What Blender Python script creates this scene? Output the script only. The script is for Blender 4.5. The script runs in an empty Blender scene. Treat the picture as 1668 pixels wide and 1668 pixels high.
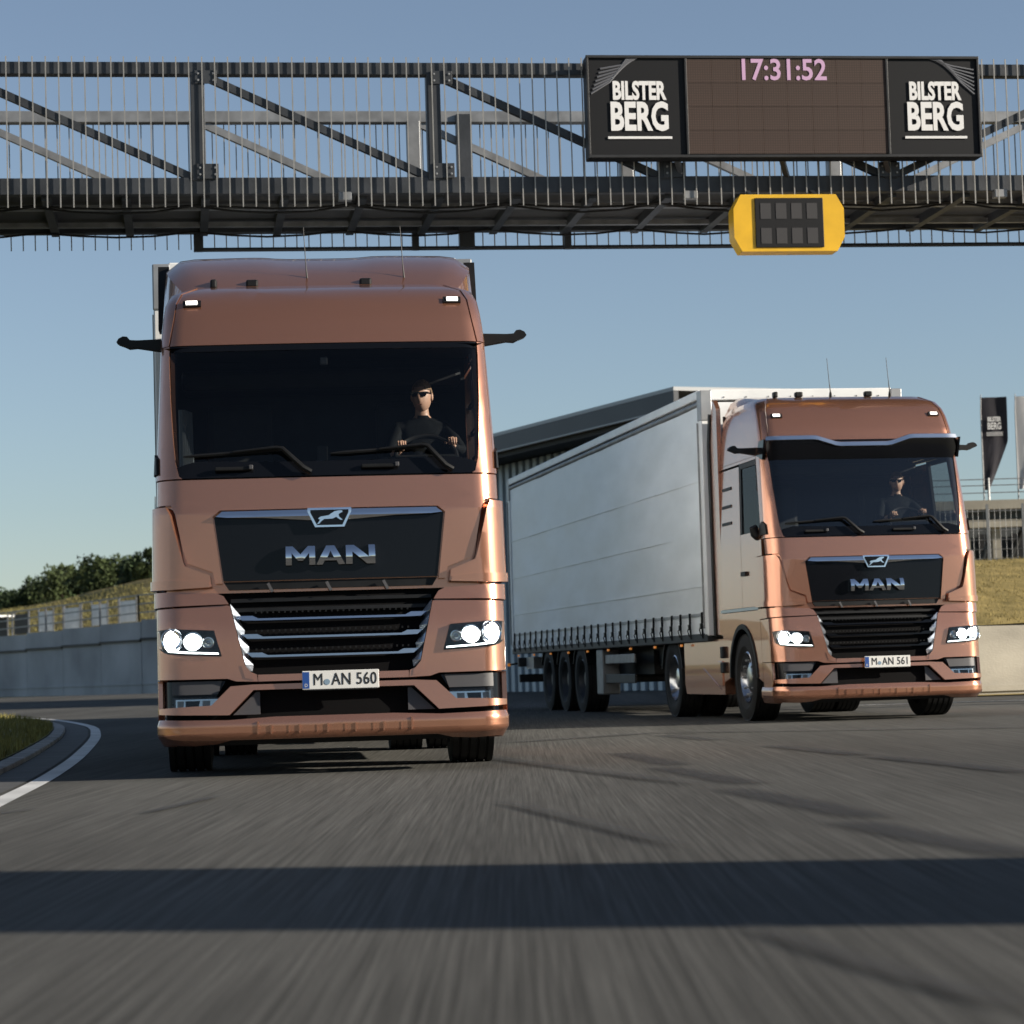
import bpy, bmesh, math, random
from math import sin, cos, radians as R, pi, sqrt, asin
from mathutils import Vector, Matrix, noise as mnoise
random.seed(7)
scene = bpy.context.scene
COL = scene.collection

# ------------------------------------------------------------------ camera, sky, sun, exposure
cam_d = bpy.data.cameras.new('camera')
cam = bpy.data.objects.new('camera', cam_d); COL.objects.link(cam)
cam_d.sensor_width = 36.0; cam_d.lens = 36.0*4030/1668
cam_d.clip_start = 0.1; cam_d.clip_end = 6000
cam.matrix_world = Matrix.Translation((0, 0, .664)) @ Matrix.Rotation(R(90+3.66), 4, 'X') @ Matrix.Rotation(R(-1.73), 4, 'Z')
cam_d.dof.use_dof = True; cam_d.dof.focus_distance = 20.5; cam_d.dof.aperture_fstop = 4.0
scene.camera = cam

SUN_EL, SUN_AZ = R(18), R(102)        # azimuth clockwise from +Y (view direction): the sun stands to the right
world = bpy.data.worlds.new('World'); scene.world = world; world.use_nodes = True
wn = world.node_tree; wn.nodes.clear()
sky = wn.nodes.new('ShaderNodeTexSky'); sky.sky_type = 'NISHITA'; sky.sun_disc = False
sky.sun_elevation = SUN_EL; sky.sun_rotation = SUN_AZ
sky.altitude = 300; sky.air_density = 1.0; sky.dust_density = 0.3; sky.ozone_density = 2.6
bg = wn.nodes.new('ShaderNodeBackground'); bg.inputs[1].default_value = 0.053
hs = wn.nodes.new('ShaderNodeHueSaturation'); hs.inputs['Saturation'].default_value = .76; hs.inputs['Value'].default_value = 1.0
wo = wn.nodes.new('ShaderNodeOutputWorld')
wn.links.new(sky.outputs[0], hs.inputs['Color']); vm = wn.nodes.new('ShaderNodeVectorMath'); vm.operation = 'MULTIPLY'; vm.inputs[1].default_value = (.98, 1.03, 1.09)   # white balance of the photograph
wn.links.new(hs.outputs[0], vm.inputs[0]); wn.links.new(vm.outputs[0], bg.inputs[0]); wn.links.new(bg.outputs[0], wo.inputs[0])
sun_d = bpy.data.lights.new('sun', 'SUN'); sun_d.energy = 5.0; sun_d.angle = R(.53); sun_d.color = (1, .90, .76)
sun = bpy.data.objects.new('sun', sun_d); COL.objects.link(sun)
S_DIR = Vector((sin(SUN_AZ)*cos(SUN_EL), cos(SUN_AZ)*cos(SUN_EL), sin(SUN_EL)))
sun.rotation_euler = S_DIR.to_track_quat('Z', 'Y').to_euler(); sun.location = S_DIR*60
vs = scene.view_settings
vs.view_transform = 'Standard'; vs.look = 'None'; vs.exposure = 1.0; vs.gamma = 1.0; vs.use_curve_mapping = False
scene.cycles.max_bounces = 10; scene.cycles.transparent_max_bounces = 16
scene.cycles.sample_clamp_indirect = 6.0

# ------------------------------------------------------------------ materials
def mat(name, color=(.5,.5,.5), rough=.5, metal=0., spec=.5, coat=0., emit=None, estr=0., coat_rough=.03):
    m = bpy.data.materials.new(name); m.use_nodes = True
    b = m.node_tree.nodes['Principled BSDF']
    b.inputs['Base Color'].default_value = (*color, 1); b.inputs['Roughness'].default_value = rough
    b.inputs['Metallic'].default_value = metal; b.inputs['Specular IOR Level'].default_value = spec
    b.inputs['Coat Weight'].default_value = coat; b.inputs['Coat Roughness'].default_value = coat_rough
    if emit: b.inputs['Emission Color'].default_value = (*emit, 1); b.inputs['Emission Strength'].default_value = estr
    return m
def nodes(m): return m.node_tree.nodes, m.node_tree.links, m.node_tree.nodes['Principled BSDF']
def vary(m, scale=3., amt=.25, stretch=(1,1,1), rough_amt=0., bump=0., bscale=None, detail=5, coord='Object'):
    """procedural variation of the base colour (grain, wear) and optional relief"""
    N, L, b = nodes(m)
    tc = N.new('ShaderNodeTexCoord'); mp = N.new('ShaderNodeMapping'); mp.inputs['Scale'].default_value = stretch
    nz = N.new('ShaderNodeTexNoise'); nz.inputs['Scale'].default_value = scale; nz.inputs['Detail'].default_value = detail
    L.new(tc.outputs[coord], mp.inputs[0]); L.new(mp.outputs[0], nz.inputs[0])
    base = tuple(b.inputs['Base Color'].default_value)
    mr = N.new('ShaderNodeMapRange'); mr.inputs[1].default_value = .3; mr.inputs[2].default_value = .7
    mr.inputs[3].default_value = 1-amt; mr.inputs[4].default_value = 1+amt
    L.new(nz.outputs[0], mr.inputs[0])
    mx = N.new('ShaderNodeVectorMath'); mx.operation = 'SCALE'; mx.inputs[0].default_value = base[:3]
    L.new(mr.outputs[0], mx.inputs['Scale']); L.new(mx.outputs[0], b.inputs['Base Color'])
    if rough_amt:
        r0 = b.inputs['Roughness'].default_value
        mr2 = N.new('ShaderNodeMapRange'); mr2.inputs[3].default_value = max(0, r0-rough_amt); mr2.inputs[4].default_value = min(1, r0+rough_amt)
        L.new(nz.outputs[0], mr2.inputs[0]); L.new(mr2.outputs[0], b.inputs['Roughness'])
    if bump:
        n2 = N.new('ShaderNodeTexNoise'); n2.inputs['Scale'].default_value = bscale or scale*8; n2.inputs['Detail'].default_value = 4
        L.new(mp.outputs[0], n2.inputs[0])
        bp = N.new('ShaderNodeBump'); bp.inputs['Strength'].default_value = bump; bp.inputs['Distance'].default_value = .02
        L.new(n2.outputs[0], bp.inputs['Height']); L.new(bp.outputs[0], b.inputs['Normal'])
    return m
M = {}
M['copper'] = mat('copper_paint', (.48,.222,.138), .23, .82, .5, .8, coat_rough=.015)
def flakes(m):
    N, L, b = nodes(m)
    tc = N.new('ShaderNodeTexCoord'); nz = N.new('ShaderNodeTexNoise'); nz.inputs['Scale'].default_value = 900; nz.inputs['Detail'].default_value = 1
    L.new(tc.outputs['Object'], nz.inputs[0])
    mr = N.new('ShaderNodeMapRange'); mr.inputs[1].default_value = .25; mr.inputs[2].default_value = .75; mr.inputs[3].default_value = .82; mr.inputs[4].default_value = 1.18
    L.new(nz.outputs[0], mr.inputs[0])
    v = N.new('ShaderNodeVectorMath'); v.operation = 'SCALE'; v.inputs[0].default_value = tuple(b.inputs['Base Color'].default_value)[:3]
    L.new(mr.outputs[0], v.inputs['Scale']); L.new(v.outputs[0], b.inputs['Base Color'])
flakes(M['copper'])
M['black_plastic'] = vary(mat('black_plastic', (.006,.0065,.0072), .5, 0, .25), 12, .3)
M['black_gloss'] = mat('black_gloss', (.004,.0045,.006), .12, 0, .22)
M['void'] = mat('engine_bay_black', (.0025,.0025,.003), .8, 0, .1)
M['grey_plastic'] = mat('grey_plastic', (.05,.05,.055), .5, 0, .4)
M['rubber'] = vary(mat('rubber', (.013,.013,.013), .75, 0, .3), 6, .35)
M['chrome'] = mat('chrome', (.78,.80,.83), .08, 1.)
M['chrome_satin'] = mat('brushed_chrome', (.72,.75,.79), .22, 1.)
M['satin'] = mat('satin_metal', (.42,.47,.55), .28, 1.)
M['rim'] = vary(mat('wheel_rim', (.50,.51,.53), .22, 1.), 8, .2, rough_amt=.1)
M['rim_dark'] = vary(mat('dark_rim', (.045,.047,.05), .45, .5), 8, .25)
M['dark_metal'] = vary(mat('dark_metal', (.018,.019,.021), .55, .3), 4, .35)
M['mid_metal'] = vary(mat('galvanised_metal', (.22,.225,.23), .5, .6), 5, .25)
M['curtain'] = vary(mat('curtain_fabric', (.69,.72,.745), .38, 0, .5), .8, .15, (1,.7,2.2), .08, .08, 5, 8)
M['trailer_white'] = vary(mat('trailer_white', (.70,.71,.71), .4, .1), 2.5, .08)
M['trailer_grey'] = vary(mat('trailer_grey', (.30,.31,.32), .45, .5), 3, .15)
M['plate'] = mat('plate_white', (.62,.62,.60), .4)
M['plate_blue'] = mat('plate_blue', (.015,.06,.24), .4)
M['ink'] = mat('black_ink', (.008,.008,.008), .5)
M['seal'] = mat('plate_seal', (.18,.26,.34), .4)
M['lamp_white'] = mat('lamp_glow', (1,1,1), .3, emit=(1,.98,.93), estr=90)
M['lamp_dim'] = mat('marker_glow', (1,1,1), .3, emit=(1,.96,.88), estr=1.0)
M['drl'] = mat('daylight_strip', (1,1,1), .3, emit=(.9,1,.98), estr=2.4)
M['amber'] = mat('amber_lamp', (.8,.25,.03), .3, emit=(1,.35,.05), estr=.12)
M['reflector'] = mat('lamp_reflector', (.55,.57,.58), .18, .9)
M['fabric_dark'] = vary(mat('seat_fabric', (.005,.006,.007), .85), 20, .3)
M['jacket'] = vary(mat('jacket_cloth', (.006,.007,.008), .8, 0, .08), 30, .4)
M['skin'] = vary(mat('skin', (.42,.25,.18), .5), 14, .08)
M['hair'] = vary(mat('hair', (.15,.09,.05), .6), 60, .5)
M['lip'] = mat('lips', (.20,.075,.06), .5)
M['lens'] = mat('dark_lens', (.004,.004,.005), .08)
M['interior'] = vary(mat('interior_plastic', (.009,.010,.012), .65, 0, .3), 9, .25)
M['curtain_in'] = mat('cab_curtain', (.11,.12,.13), .8)
def glass(name, tint, ior=1.45, gloss=1.0):
    m = bpy.data.materials.new(name); m.use_nodes = True
    N = m.node_tree.nodes; L = m.node_tree.links; N.clear()
    o = N.new('ShaderNodeOutputMaterial'); t = N.new('ShaderNodeBsdfTransparent'); t.inputs[0].default_value = (*tint, 1)
    g = N.new('ShaderNodeBsdfGlossy'); g.inputs['Roughness'].default_value = .02
    f = N.new('ShaderNodeFresnel'); f.inputs[0].default_value = ior
    k = N.new('ShaderNodeMath'); k.operation = 'MULTIPLY'; k.inputs[1].default_value = gloss
    L.new(f.outputs[0], k.inputs[0])
    mx = N.new('ShaderNodeMixShader'); L.new(k.outputs[0], mx.inputs[0]); L.new(t.outputs[0], mx.inputs[1]); L.new(g.outputs[0], mx.inputs[2])
    L.new(mx.outputs[0], o.inputs[0]); return m
M['windscreen'] = glass('windscreen_glass', (.62,.66,.67), 1.45, .85)
M['side_glass'] = glass('side_glass', (.97,.97,.97), 1.45, .5)
M['windscreen_far'] = glass('reflective_windscreen_glass', (.50,.56,.58), 1.5, 2.0)
M['lens_clear'] = glass('lamp_cover_glass', (.93,.95,.95), 1.45, 1.)

# ------------------------------------------------------------------ mesh helpers
def link(name, me, m, parent=None):
    o = bpy.data.objects.new(name, me); COL.objects.link(o)
    if m is not None and not me.materials: me.materials.append(m if not isinstance(m, str) else M[m])
    if parent is not None: o.parent = parent
    return o
def tag(o, label=None, cat=None, group=None, kind=None):
    if label: o['label'] = label
    if cat: o['category'] = cat
    if group: o['group'] = group
    if kind: o['kind'] = kind
    return o
def empty(name, loc=(0,0,0), rz=0, label=None, cat=None, group=None):
    o = bpy.data.objects.new(name, None); COL.objects.link(o); o.location = loc; o.rotation_euler = (0,0,rz)
    o.empty_display_size = .2
    return tag(o, label, cat, group)
def finish(bm, name, m, parent=None, smooth=None):
    me = bpy.data.meshes.new(name)
    bmesh.ops.recalc_face_normals(bm, faces=bm.faces[:]) if smooth != 'raw' else None
    bm.to_mesh(me); bm.free()
    if smooth is not None:
        for p in me.polygons: p.use_smooth = True
        me.set_sharp_from_angle(angle=R(smooth if smooth != 'raw' else 40))
    return link(name, me, m, parent)
class MB:
    """collects boxes, tubes, prisms; build() links them as one mesh"""
    def __init__(s): s.bm = bmesh.new()
    def box(s, c, d, rz=0, rx=0, ry=0, bev=0):
        mtx = Matrix.Translation(c) @ Matrix.Rotation(rz,4,'Z') @ Matrix.Rotation(ry,4,'Y') @ Matrix.Rotation(rx,4,'X') @ Matrix.Diagonal((*d,1))
        r = bmesh.ops.create_cube(s.bm, size=1, matrix=mtx)
        if bev:
            es = list({e for v in r['verts'] for e in v.link_edges})
            bmesh.ops.bevel(s.bm, geom=es, offset=bev, segments=2, affect='EDGES', profile=.5)
        return s
    def bar(s, a, b, w, h=None, up=(0,0,1)):
        a, b = Vector(a), Vector(b); h = h or w; d = b-a; z = d.normalized(); u = Vector(up)
        if abs(z.dot(u)) > .98: u = Vector((0,1,0))
        x = z.cross(u).normalized(); y = x.cross(z)
        vs_ = [s.bm.verts.new(p + x*i*w/2 + y*j*h/2) for p in (a,b) for i,j in ((-1,-1),(1,-1),(1,1),(-1,1))]
        for q in ((0,1,2,3),(7,6,5,4),(0,4,5,1),(1,5,6,2),(2,6,7,3),(3,7,4,0)): s.bm.faces.new([vs_[i] for i in q])
        return s
    def tube(s, pts, r, n=8, cap=True):
        pts = [Vector(p) for p in pts]; rs = r if isinstance(r,(list,tuple)) else [r]*len(pts)
        rings = []
        for i, p in enumerate(pts):
            d = (pts[min(i+1,len(pts)-1)]-pts[max(i-1,0)]).normalized()
            u = Vector((0,0,1)) if abs(d.z) < .95 else Vector((1,0,0))
            x = d.cross(u).normalized(); y = x.cross(d)
            rings.append([s.bm.verts.new(p + (x*cos(2*pi*k/n)+y*sin(2*pi*k/n))*rs[i]) for k in range(n)])
        for a, b in zip(rings, rings[1:]):
            for k in range(n): s.bm.faces.new((a[k],a[(k+1)%n],b[(k+1)%n],b[k]))
        if cap: s.bm.faces.new(rings[0][::-1]); s.bm.faces.new(rings[-1])
        return s
    def lathe(s, prof, c=(0,0,0), axis='X', n=32, closed=False, cap=True):
        """prof: (axial, radius)"""
        rings = []
        for a, r in prof:
            ring = []
            for k in range(n):
                t = 2*pi*k/n
                p = {'X': (a, r*cos(t), r*sin(t)), 'Y': (r*cos(t), a, r*sin(t)), 'Z': (r*cos(t), r*sin(t), a)}[axis]
                ring.append(s.bm.verts.new(Vector(c)+Vector(p)))
            rings.append(ring)
        pr = list(zip(rings, rings[1:])) + ([(rings[-1], rings[0])] if closed else [])
        for a, b in pr:
            for k in range(n): s.bm.faces.new((a[k],a[(k+1)%n],b[(k+1)%n],b[k]))
        if not closed and cap:
            if prof[0][1] > 1e-4: s.bm.faces.new(rings[0][::-1])
            if prof[-1][1] > 1e-4: s.bm.faces.new(rings[-1])
        return s
    def prism(s, poly, y0, y1, f=lambda a,b,y: (a,y,b)):
        A = [s.bm.verts.new(f(a,b,y0)) for a,b in poly]; B = [s.bm.verts.new(f(a,b,y1)) for a,b in poly]; n = len(poly)
        for k in range(n): s.bm.faces.new((A[k],A[(k+1)%n],B[(k+1)%n],B[k]))
        s.bm.faces.new(A[::-1]); s.bm.faces.new(B); return s
    def quad(s, *p):
        s.bm.faces.new([s.bm.verts.new(q) for q in p]); return s
    def build(s, name, m, parent=None, smooth=None, bev=0):
        if bev:
            es = [e for e in s.bm.edges if len(e.link_faces) == 2 and e.calc_face_angle(0) > R(35)]
            bmesh.ops.bevel(s.bm, geom=es, offset=bev, segments=2, affect='EDGES', profile=.5)
            smooth = smooth or 35
        return finish(s.bm, name, m, parent, smooth)
def copy_tree(o, parent=None):
    c = o.copy(); COL.objects.link(c)
    if parent is not None: c.parent = parent
    for ch in o.children: copy_tree(ch, c)
    return c
def text_obj(name, body, size, m, parent=None, extrude=.002, align='CENTER', sx=1., bold=0., spacing=1., line=1.):
    """flat lettering lying in local XZ, facing -Y"""
    cu = bpy.data.curves.new(name, 'FONT'); cu.body = body; cu.size = size; cu.extrude = extrude; cu.align_x = align; cu.align_y = 'CENTER'
    cu.offset = bold; cu.space_character = spacing; cu.space_line = line; cu.resolution_u = 3
    t = bpy.data.objects.new('tmp', cu); COL.objects.link(t)
    dg = bpy.context.evaluated_depsgraph_get(); me = bpy.data.meshes.new_from_object(t.evaluated_get(dg))
    bpy.data.objects.remove(t); bpy.data.curves.remove(cu)
    me.transform(Matrix.Rotation(pi/2,4,'X') @ Matrix.Diagonal((sx,1,1,1))); me.name = name
    me.materials.clear()
    return link(name, me, m, parent)
def lerp_tab(tab, x):
    if x <= tab[0][0]: return tab[0][1]
    for (a,va),(b,vb) in zip(tab,tab[1:]):
        if x <= b:
            t = (x-a)/(b-a); return va+(vb-va)*t
    return tab[-1][1]

# ------------------------------------------------------------------ ground materials
def asphalt_material():
    m = mat('asphalt', (.06,.058,.054), .9, 0, .08); N, L, b = nodes(m)
    tc = N.new('ShaderNodeTexCoord')
    def nz(scale, st, det=5, dist=0):
        mp = N.new('ShaderNodeMapping'); mp.inputs['Scale'].default_value = st
        n = N.new('ShaderNodeTexNoise'); n.inputs['Scale'].default_value = scale; n.inputs['Detail'].default_value = det; n.inputs['Distortion'].default_value = dist
        L.new(tc.outputs['Object'], mp.inputs[0]); L.new(mp.outputs[0], n.inputs[0]); return n
    def rng(n, a, b_, lo, hi):
        r = N.new('ShaderNodeMapRange'); r.inputs[1].default_value = a; r.inputs[2].default_value = b_; r.inputs[3].default_value = lo; r.inputs[4].default_value = hi
        L.new(n.outputs[0], r.inputs[0]); return r
    def mul(a, c):
        k = N.new('ShaderNodeMath'); k.operation = 'MULTIPLY'; L.new(a.outputs[0], k.inputs[0]); L.new(c.outputs[0], k.inputs[1]); return k
    streak = rng(nz(1, (62, .30, 1), 4), .3, .7, .66, 1.34)          # wear drawn out along the driving direction
    fine = rng(nz(1, (170, 1.1, 1), 3), .3, .7, .74, 1.26)
    grit = rng(nz(260, (1, .12, 1), 2), .35, .65, .88, 1.12)
    big = rng(nz(.22, (1, .45, 1), 6, .6), .3, .7, .80, 1.20)
    lane = rng(nz(1, (.85, .03, 1), 2), .35, .65, .86, 1.12)
    k = mul(mul(mul(streak, fine), mul(grit, big)), lane)
    v = N.new('ShaderNodeVectorMath'); v.operation = 'SCALE'; v.inputs[0].default_value = (.072,.071,.066)
    L.new(k.outputs[0], v.inputs['Scale']); L.new(v.outputs[0], b.inputs['Base Color'])
    bp = N.new('ShaderNodeBump'); bp.inputs['Strength'].default_value = .35; bp.inputs['Distance'].default_value = .004
    L.new(nz(200, (1,.1,1), 2).outputs[0], bp.inputs['Height']); L.new(bp.outputs[0], b.inputs['Normal'])
    return m
M['asphalt'] = asphalt_material()
M['asphalt_far'] = vary(mat('asphalt_worn', (.13,.125,.115), .85, 0, .3), .5, .2, (1,.3,1))
M['line'] = vary(mat('line_paint', (.50,.50,.49), .6), 2.2, .22, (1,.6,1), 0, .2, 60)
M['concrete'] = vary(mat('concrete', (.36,.37,.38), .85, 0, .3), .35, .22, (1,1,.8), 0, .3, 20, 9)
M['concrete_warm'] = vary(mat('concrete_warm', (.29,.27,.225), .85, 0, .3), .9, .18, (1,1,2), 0, .2, 20)
M['kerb'] = vary(mat('kerb_concrete', (.26,.25,.235), .8), 2.5, .3, (1,1,1), 0, .3, 40)
def grass_mat(name, c1, c2, scale):
    m = mat(name, c1, .9, 0, .2); N, L, b = nodes(m)
    tc = N.new('ShaderNodeTexCoord'); n = N.new('ShaderNodeTexNoise'); n.inputs['Scale'].default_value = scale; n.inputs['Detail'].default_value = 8; n.inputs['Roughness'].default_value = .7
    cr = N.new('ShaderNodeValToRGB'); cr.color_ramp.elements[0].position = .34; cr.color_ramp.elements[1].position = .66
    cr.color_ramp.elements[0].color = (*c1,1); cr.color_ramp.elements[1].color = (*c2,1)
    L.new(tc.outputs['Object'], n.inputs[0]); L.new(n.outputs[0], cr.inputs[0]); L.new(cr.outputs[0], b.inputs['Base Color'])
    bp = N.new('ShaderNodeBump'); bp.inputs['Strength'].default_value = .6; bp.inputs['Distance'].default_value = .1
    L.new(n.outputs[0], bp.inputs['Height']); L.new(bp.outputs[0], b.inputs['Normal']); return m
M['grass'] = grass_mat('dry_grass', (.10,.10,.028), (.26,.22,.075), 2.2)
M['grass_bank'] = grass_mat('bank_grass', (.14,.11,.035), (.30,.23,.085), 1.3)
M['blade'] = vary(mat('grass_blade', (.19,.17,.05), .8, 0, .2), 3, .45)

# ------------------------------------------------------------------ ground, road, verge
def sheet(name, poly, z, m, kind='structure', parent=None, zf=None):
    bm = bmesh.new(); f = bm.faces.new([bm.verts.new((x,y,z)) for x,y in poly])
    bmesh.ops.triangulate(bm, faces=[f]); o = finish(bm, name, m, parent); 
    if kind and parent is None: tag(o, kind=kind)
    return o
sheet('ground', [(-2500,-60),(2500,-60),(2500,4500),(-2500,4500)], -.05, 'grass')
sheet('road', [(-60,-30),(14,-30),(15,20),(15.5,45),(11,100),(6,124),(-14,131),(-32,138),(-62,160),(-80,100)], 0, 'asphalt')

def catmull(P, k=10):
    out = []; Q = [P[0]]+list(P)+[P[-1]]
    for i in range(1, len(Q)-2):
        a,b,c,d = (Vector(q) for q in Q[i-1:i+3])
        for j in range(k):
            t = j/k; out.append(.5*((2*b)+(c-a)*t+(2*a-5*b+4*c-d)*t*t+(3*b-a-3*c+d)*t**3))
    out.append(Vector(Q[-2])); return out
edge = catmull([(-2.2,4),(-2.45,9),(-3.02,14.6),(-3.45,18.4),(-4.2,23.9),(-5.45,32.0),(-6.9,39.5),(-9.4,48.5),(-12.6,56),(-18,64),(-28,72)], 12)
def normals(P):
    out = []
    for i, p in enumerate(P):
        d = (P[min(i+1,len(P)-1)]-P[max(i-1,0)]).normalized(); out.append(Vector((-d.y, d.x)))   # points to the left
    return out
EN = normals(edge)
def ribbon(name, P, Nn, a, b, z, m, kind='structure', za=None, zb=None):
    bm = bmesh.new(); A = [bm.verts.new((*(p+n*a), z if za is None else za)) for p,n in zip(P,Nn)]; B = [bm.verts.new((*(p+n*b), z if zb is None else zb)) for p,n in zip(P,Nn)]
    for i in range(len(P)-1): bm.faces.new((A[i],A[i+1],B[i+1],B[i]))
    o = finish(bm, name, m); return tag(o, kind=kind)
ribbon('edge_line', edge, EN, -.065, .065, .004, 'line')
M['drain'] = vary(mat('drain_concrete', (.045,.045,.045), .8), 3, .3)
ribbon('drain_strip', edge, EN, .10, .40, .004, 'drain')
# kerb: single stones along the curve
kerb = empty('kerb', (0,0,0)); tag(kerb, kind='structure')
kpts = []; acc = 0
for i in range(len(edge)-1):
    pass
i0 = 0
def along(P, step):
    out = [P[0]]; last = P[0]
    for p in P[1:]:
        while (p-last).length >= step:
            last = last + (p-last).normalized()*step; out.append(last)
    return out
KP = along(edge, 1.0); KN = normals(KP)
for i in range(8, min(len(KP)-1, 62)):
    a = KP[i]+KN[i]*.49; b = KP[i+1]+KN[i+1]*.49; d = b-a
    MB().box(((a.x+b.x)/2, (a.y+b.y)/2, -.002), (d.length-.018, .16, .09), rz=math.atan2(d.y,d.x), ry=random.uniform(-.004,.004), bev=.018).build('kerb_stone', 'kerb', kerb, 40)
inner = [p+n*.575 for p,n in zip(edge,EN)]
bm = bmesh.new()
gs = [bm.verts.new((p.x,p.y,.045)) for p in inner]; far = [bm.verts.new((p.x-26,p.y+2,.10)) for p in inner]
for i in range(len(inner)-1): bm.faces.new((gs[i],gs[i+1],far[i+1],far[i]))
tag(finish(bm, 'verge', 'grass'), kind='structure')
def blades(name, spots, h, w, m):
    verts, faces = [], []
    for x,y,z in spots:
        a = random.uniform(0,2*pi); hh = h*random.uniform(.5,1.3); l = random.uniform(-.6,.6)*hh; ww = w*random.uniform(.6,1.3)
        dx, dy = cos(a)*ww/2, sin(a)*ww/2; k = len(verts)
        verts += [(x-dx,y-dy,z),(x+dx,y+dy,z),(x-sin(a)*l,y+cos(a)*l,z+hh)]; faces.append((k,k+1,k+2))
    me = bpy.data.meshes.new(name); me.from_pydata(verts,[],faces); o = link(name, me, m); return tag(o, kind='stuff')
sp = []
for _ in range(52000):
    t = random.random()**1.3; i = int((.12+.88*t)*(len(inner)-2)); p = inner[i].lerp(inner[i+1], random.random()); q = random.random()**1.6*13+.02
    sp.append((p.x-q, p.y+q*.05, .045))
tag(blades('grass', sp, .085, .016, 'blade'), 'short dry grass on the verge inside the left bend', 'grass')

# shadow streaks painted dark onto the asphalt, together with tyre marks
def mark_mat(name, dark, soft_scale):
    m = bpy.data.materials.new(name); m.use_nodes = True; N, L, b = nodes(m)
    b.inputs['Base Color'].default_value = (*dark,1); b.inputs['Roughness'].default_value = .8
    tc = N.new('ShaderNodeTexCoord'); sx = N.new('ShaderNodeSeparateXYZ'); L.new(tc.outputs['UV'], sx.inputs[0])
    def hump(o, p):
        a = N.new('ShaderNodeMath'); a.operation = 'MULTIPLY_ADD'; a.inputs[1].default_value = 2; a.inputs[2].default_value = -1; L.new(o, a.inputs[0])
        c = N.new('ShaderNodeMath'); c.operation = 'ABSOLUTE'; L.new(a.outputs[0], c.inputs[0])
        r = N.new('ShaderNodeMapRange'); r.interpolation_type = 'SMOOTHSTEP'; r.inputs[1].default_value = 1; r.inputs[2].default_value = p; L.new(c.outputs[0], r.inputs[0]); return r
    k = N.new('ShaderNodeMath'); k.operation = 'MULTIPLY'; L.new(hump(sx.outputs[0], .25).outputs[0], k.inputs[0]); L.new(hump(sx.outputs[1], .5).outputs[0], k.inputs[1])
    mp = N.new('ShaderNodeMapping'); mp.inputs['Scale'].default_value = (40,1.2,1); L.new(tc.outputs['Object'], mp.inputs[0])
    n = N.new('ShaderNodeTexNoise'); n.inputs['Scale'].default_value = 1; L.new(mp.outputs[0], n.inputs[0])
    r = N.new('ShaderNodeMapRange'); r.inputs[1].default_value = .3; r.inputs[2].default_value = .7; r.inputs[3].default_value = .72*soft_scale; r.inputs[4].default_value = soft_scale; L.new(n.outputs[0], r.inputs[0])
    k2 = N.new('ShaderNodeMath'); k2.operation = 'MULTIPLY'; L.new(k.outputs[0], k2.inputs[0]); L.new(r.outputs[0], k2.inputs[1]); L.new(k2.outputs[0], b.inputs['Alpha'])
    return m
M['shade_skid'] = mark_mat('shade_rubber_mark', (.012,.012,.013), .75); M['shade_skid_faint'] = mark_mat('faint_shade_rubber_mark', (.016,.016,.017), .6)
marks = empty('shade_and_tyre_marks'); tag(marks, kind='structure')
def shade_skid(P, w, m, z=.004):
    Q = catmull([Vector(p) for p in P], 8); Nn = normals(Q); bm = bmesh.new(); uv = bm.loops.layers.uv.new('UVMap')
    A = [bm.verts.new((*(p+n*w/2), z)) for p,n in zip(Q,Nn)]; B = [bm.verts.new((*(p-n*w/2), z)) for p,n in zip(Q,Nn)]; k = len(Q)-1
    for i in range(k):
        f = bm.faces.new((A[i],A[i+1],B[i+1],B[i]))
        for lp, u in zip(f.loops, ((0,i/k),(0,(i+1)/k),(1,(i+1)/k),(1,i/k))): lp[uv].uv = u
    finish(bm, 'shade_rubber_mark', m, marks)
for i, (a, b, w, mm) in enumerate([((0.79, 19.03), (1.04, 16.62), 0.36, 'shade_skid'), ((0.95, 16.07), (1.25, 13.78), 0.36, 'shade_skid'), ((1.13, 13.02), (1.46, 10.56), 0.36, 'shade_skid'), ((1.37, 10.1), (1.66, 8.31), 0.36, 'shade_skid'), ((1.4, 23.69), (1.69, 21.73), 0.4, 'shade_skid_faint'), ((2.04, 19.65), (2.38, 17.36), 0.36, 'shade_skid'), ((2.43, 16.83), (2.83, 14.11), 0.36, 'shade_skid'), ((-0.03, 22.77), (1.3, 24.5), 0.3, 'shade_skid_faint'), ((1.3, 24.5), (4.59, 22.58), 0.35, 'shade_skid_faint'), ((-1.88, 12.54), (-1.73, 13.95), 0.12, 'shade_skid'), ((-2.68, 12.79), (-2.56, 13.17), 0.1, 'shade_skid_faint'), ((0.6, 6.17), (0.91, 4.74), 0.14, 'shade_skid_faint'), ((-0.22, 18.96), (0.88, 14.11), 0.28, 'shade_skid_faint'), ((-0.04, 12.25), (0.53, 9.29), 0.16, 'shade_skid_faint')]):
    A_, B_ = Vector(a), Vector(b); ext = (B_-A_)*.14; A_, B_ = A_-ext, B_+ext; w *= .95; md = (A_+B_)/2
    shade_skid([A_, md+Vector((random.uniform(-.03,.03),0)), B_], w, mm, .004+.0006*i)

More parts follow.
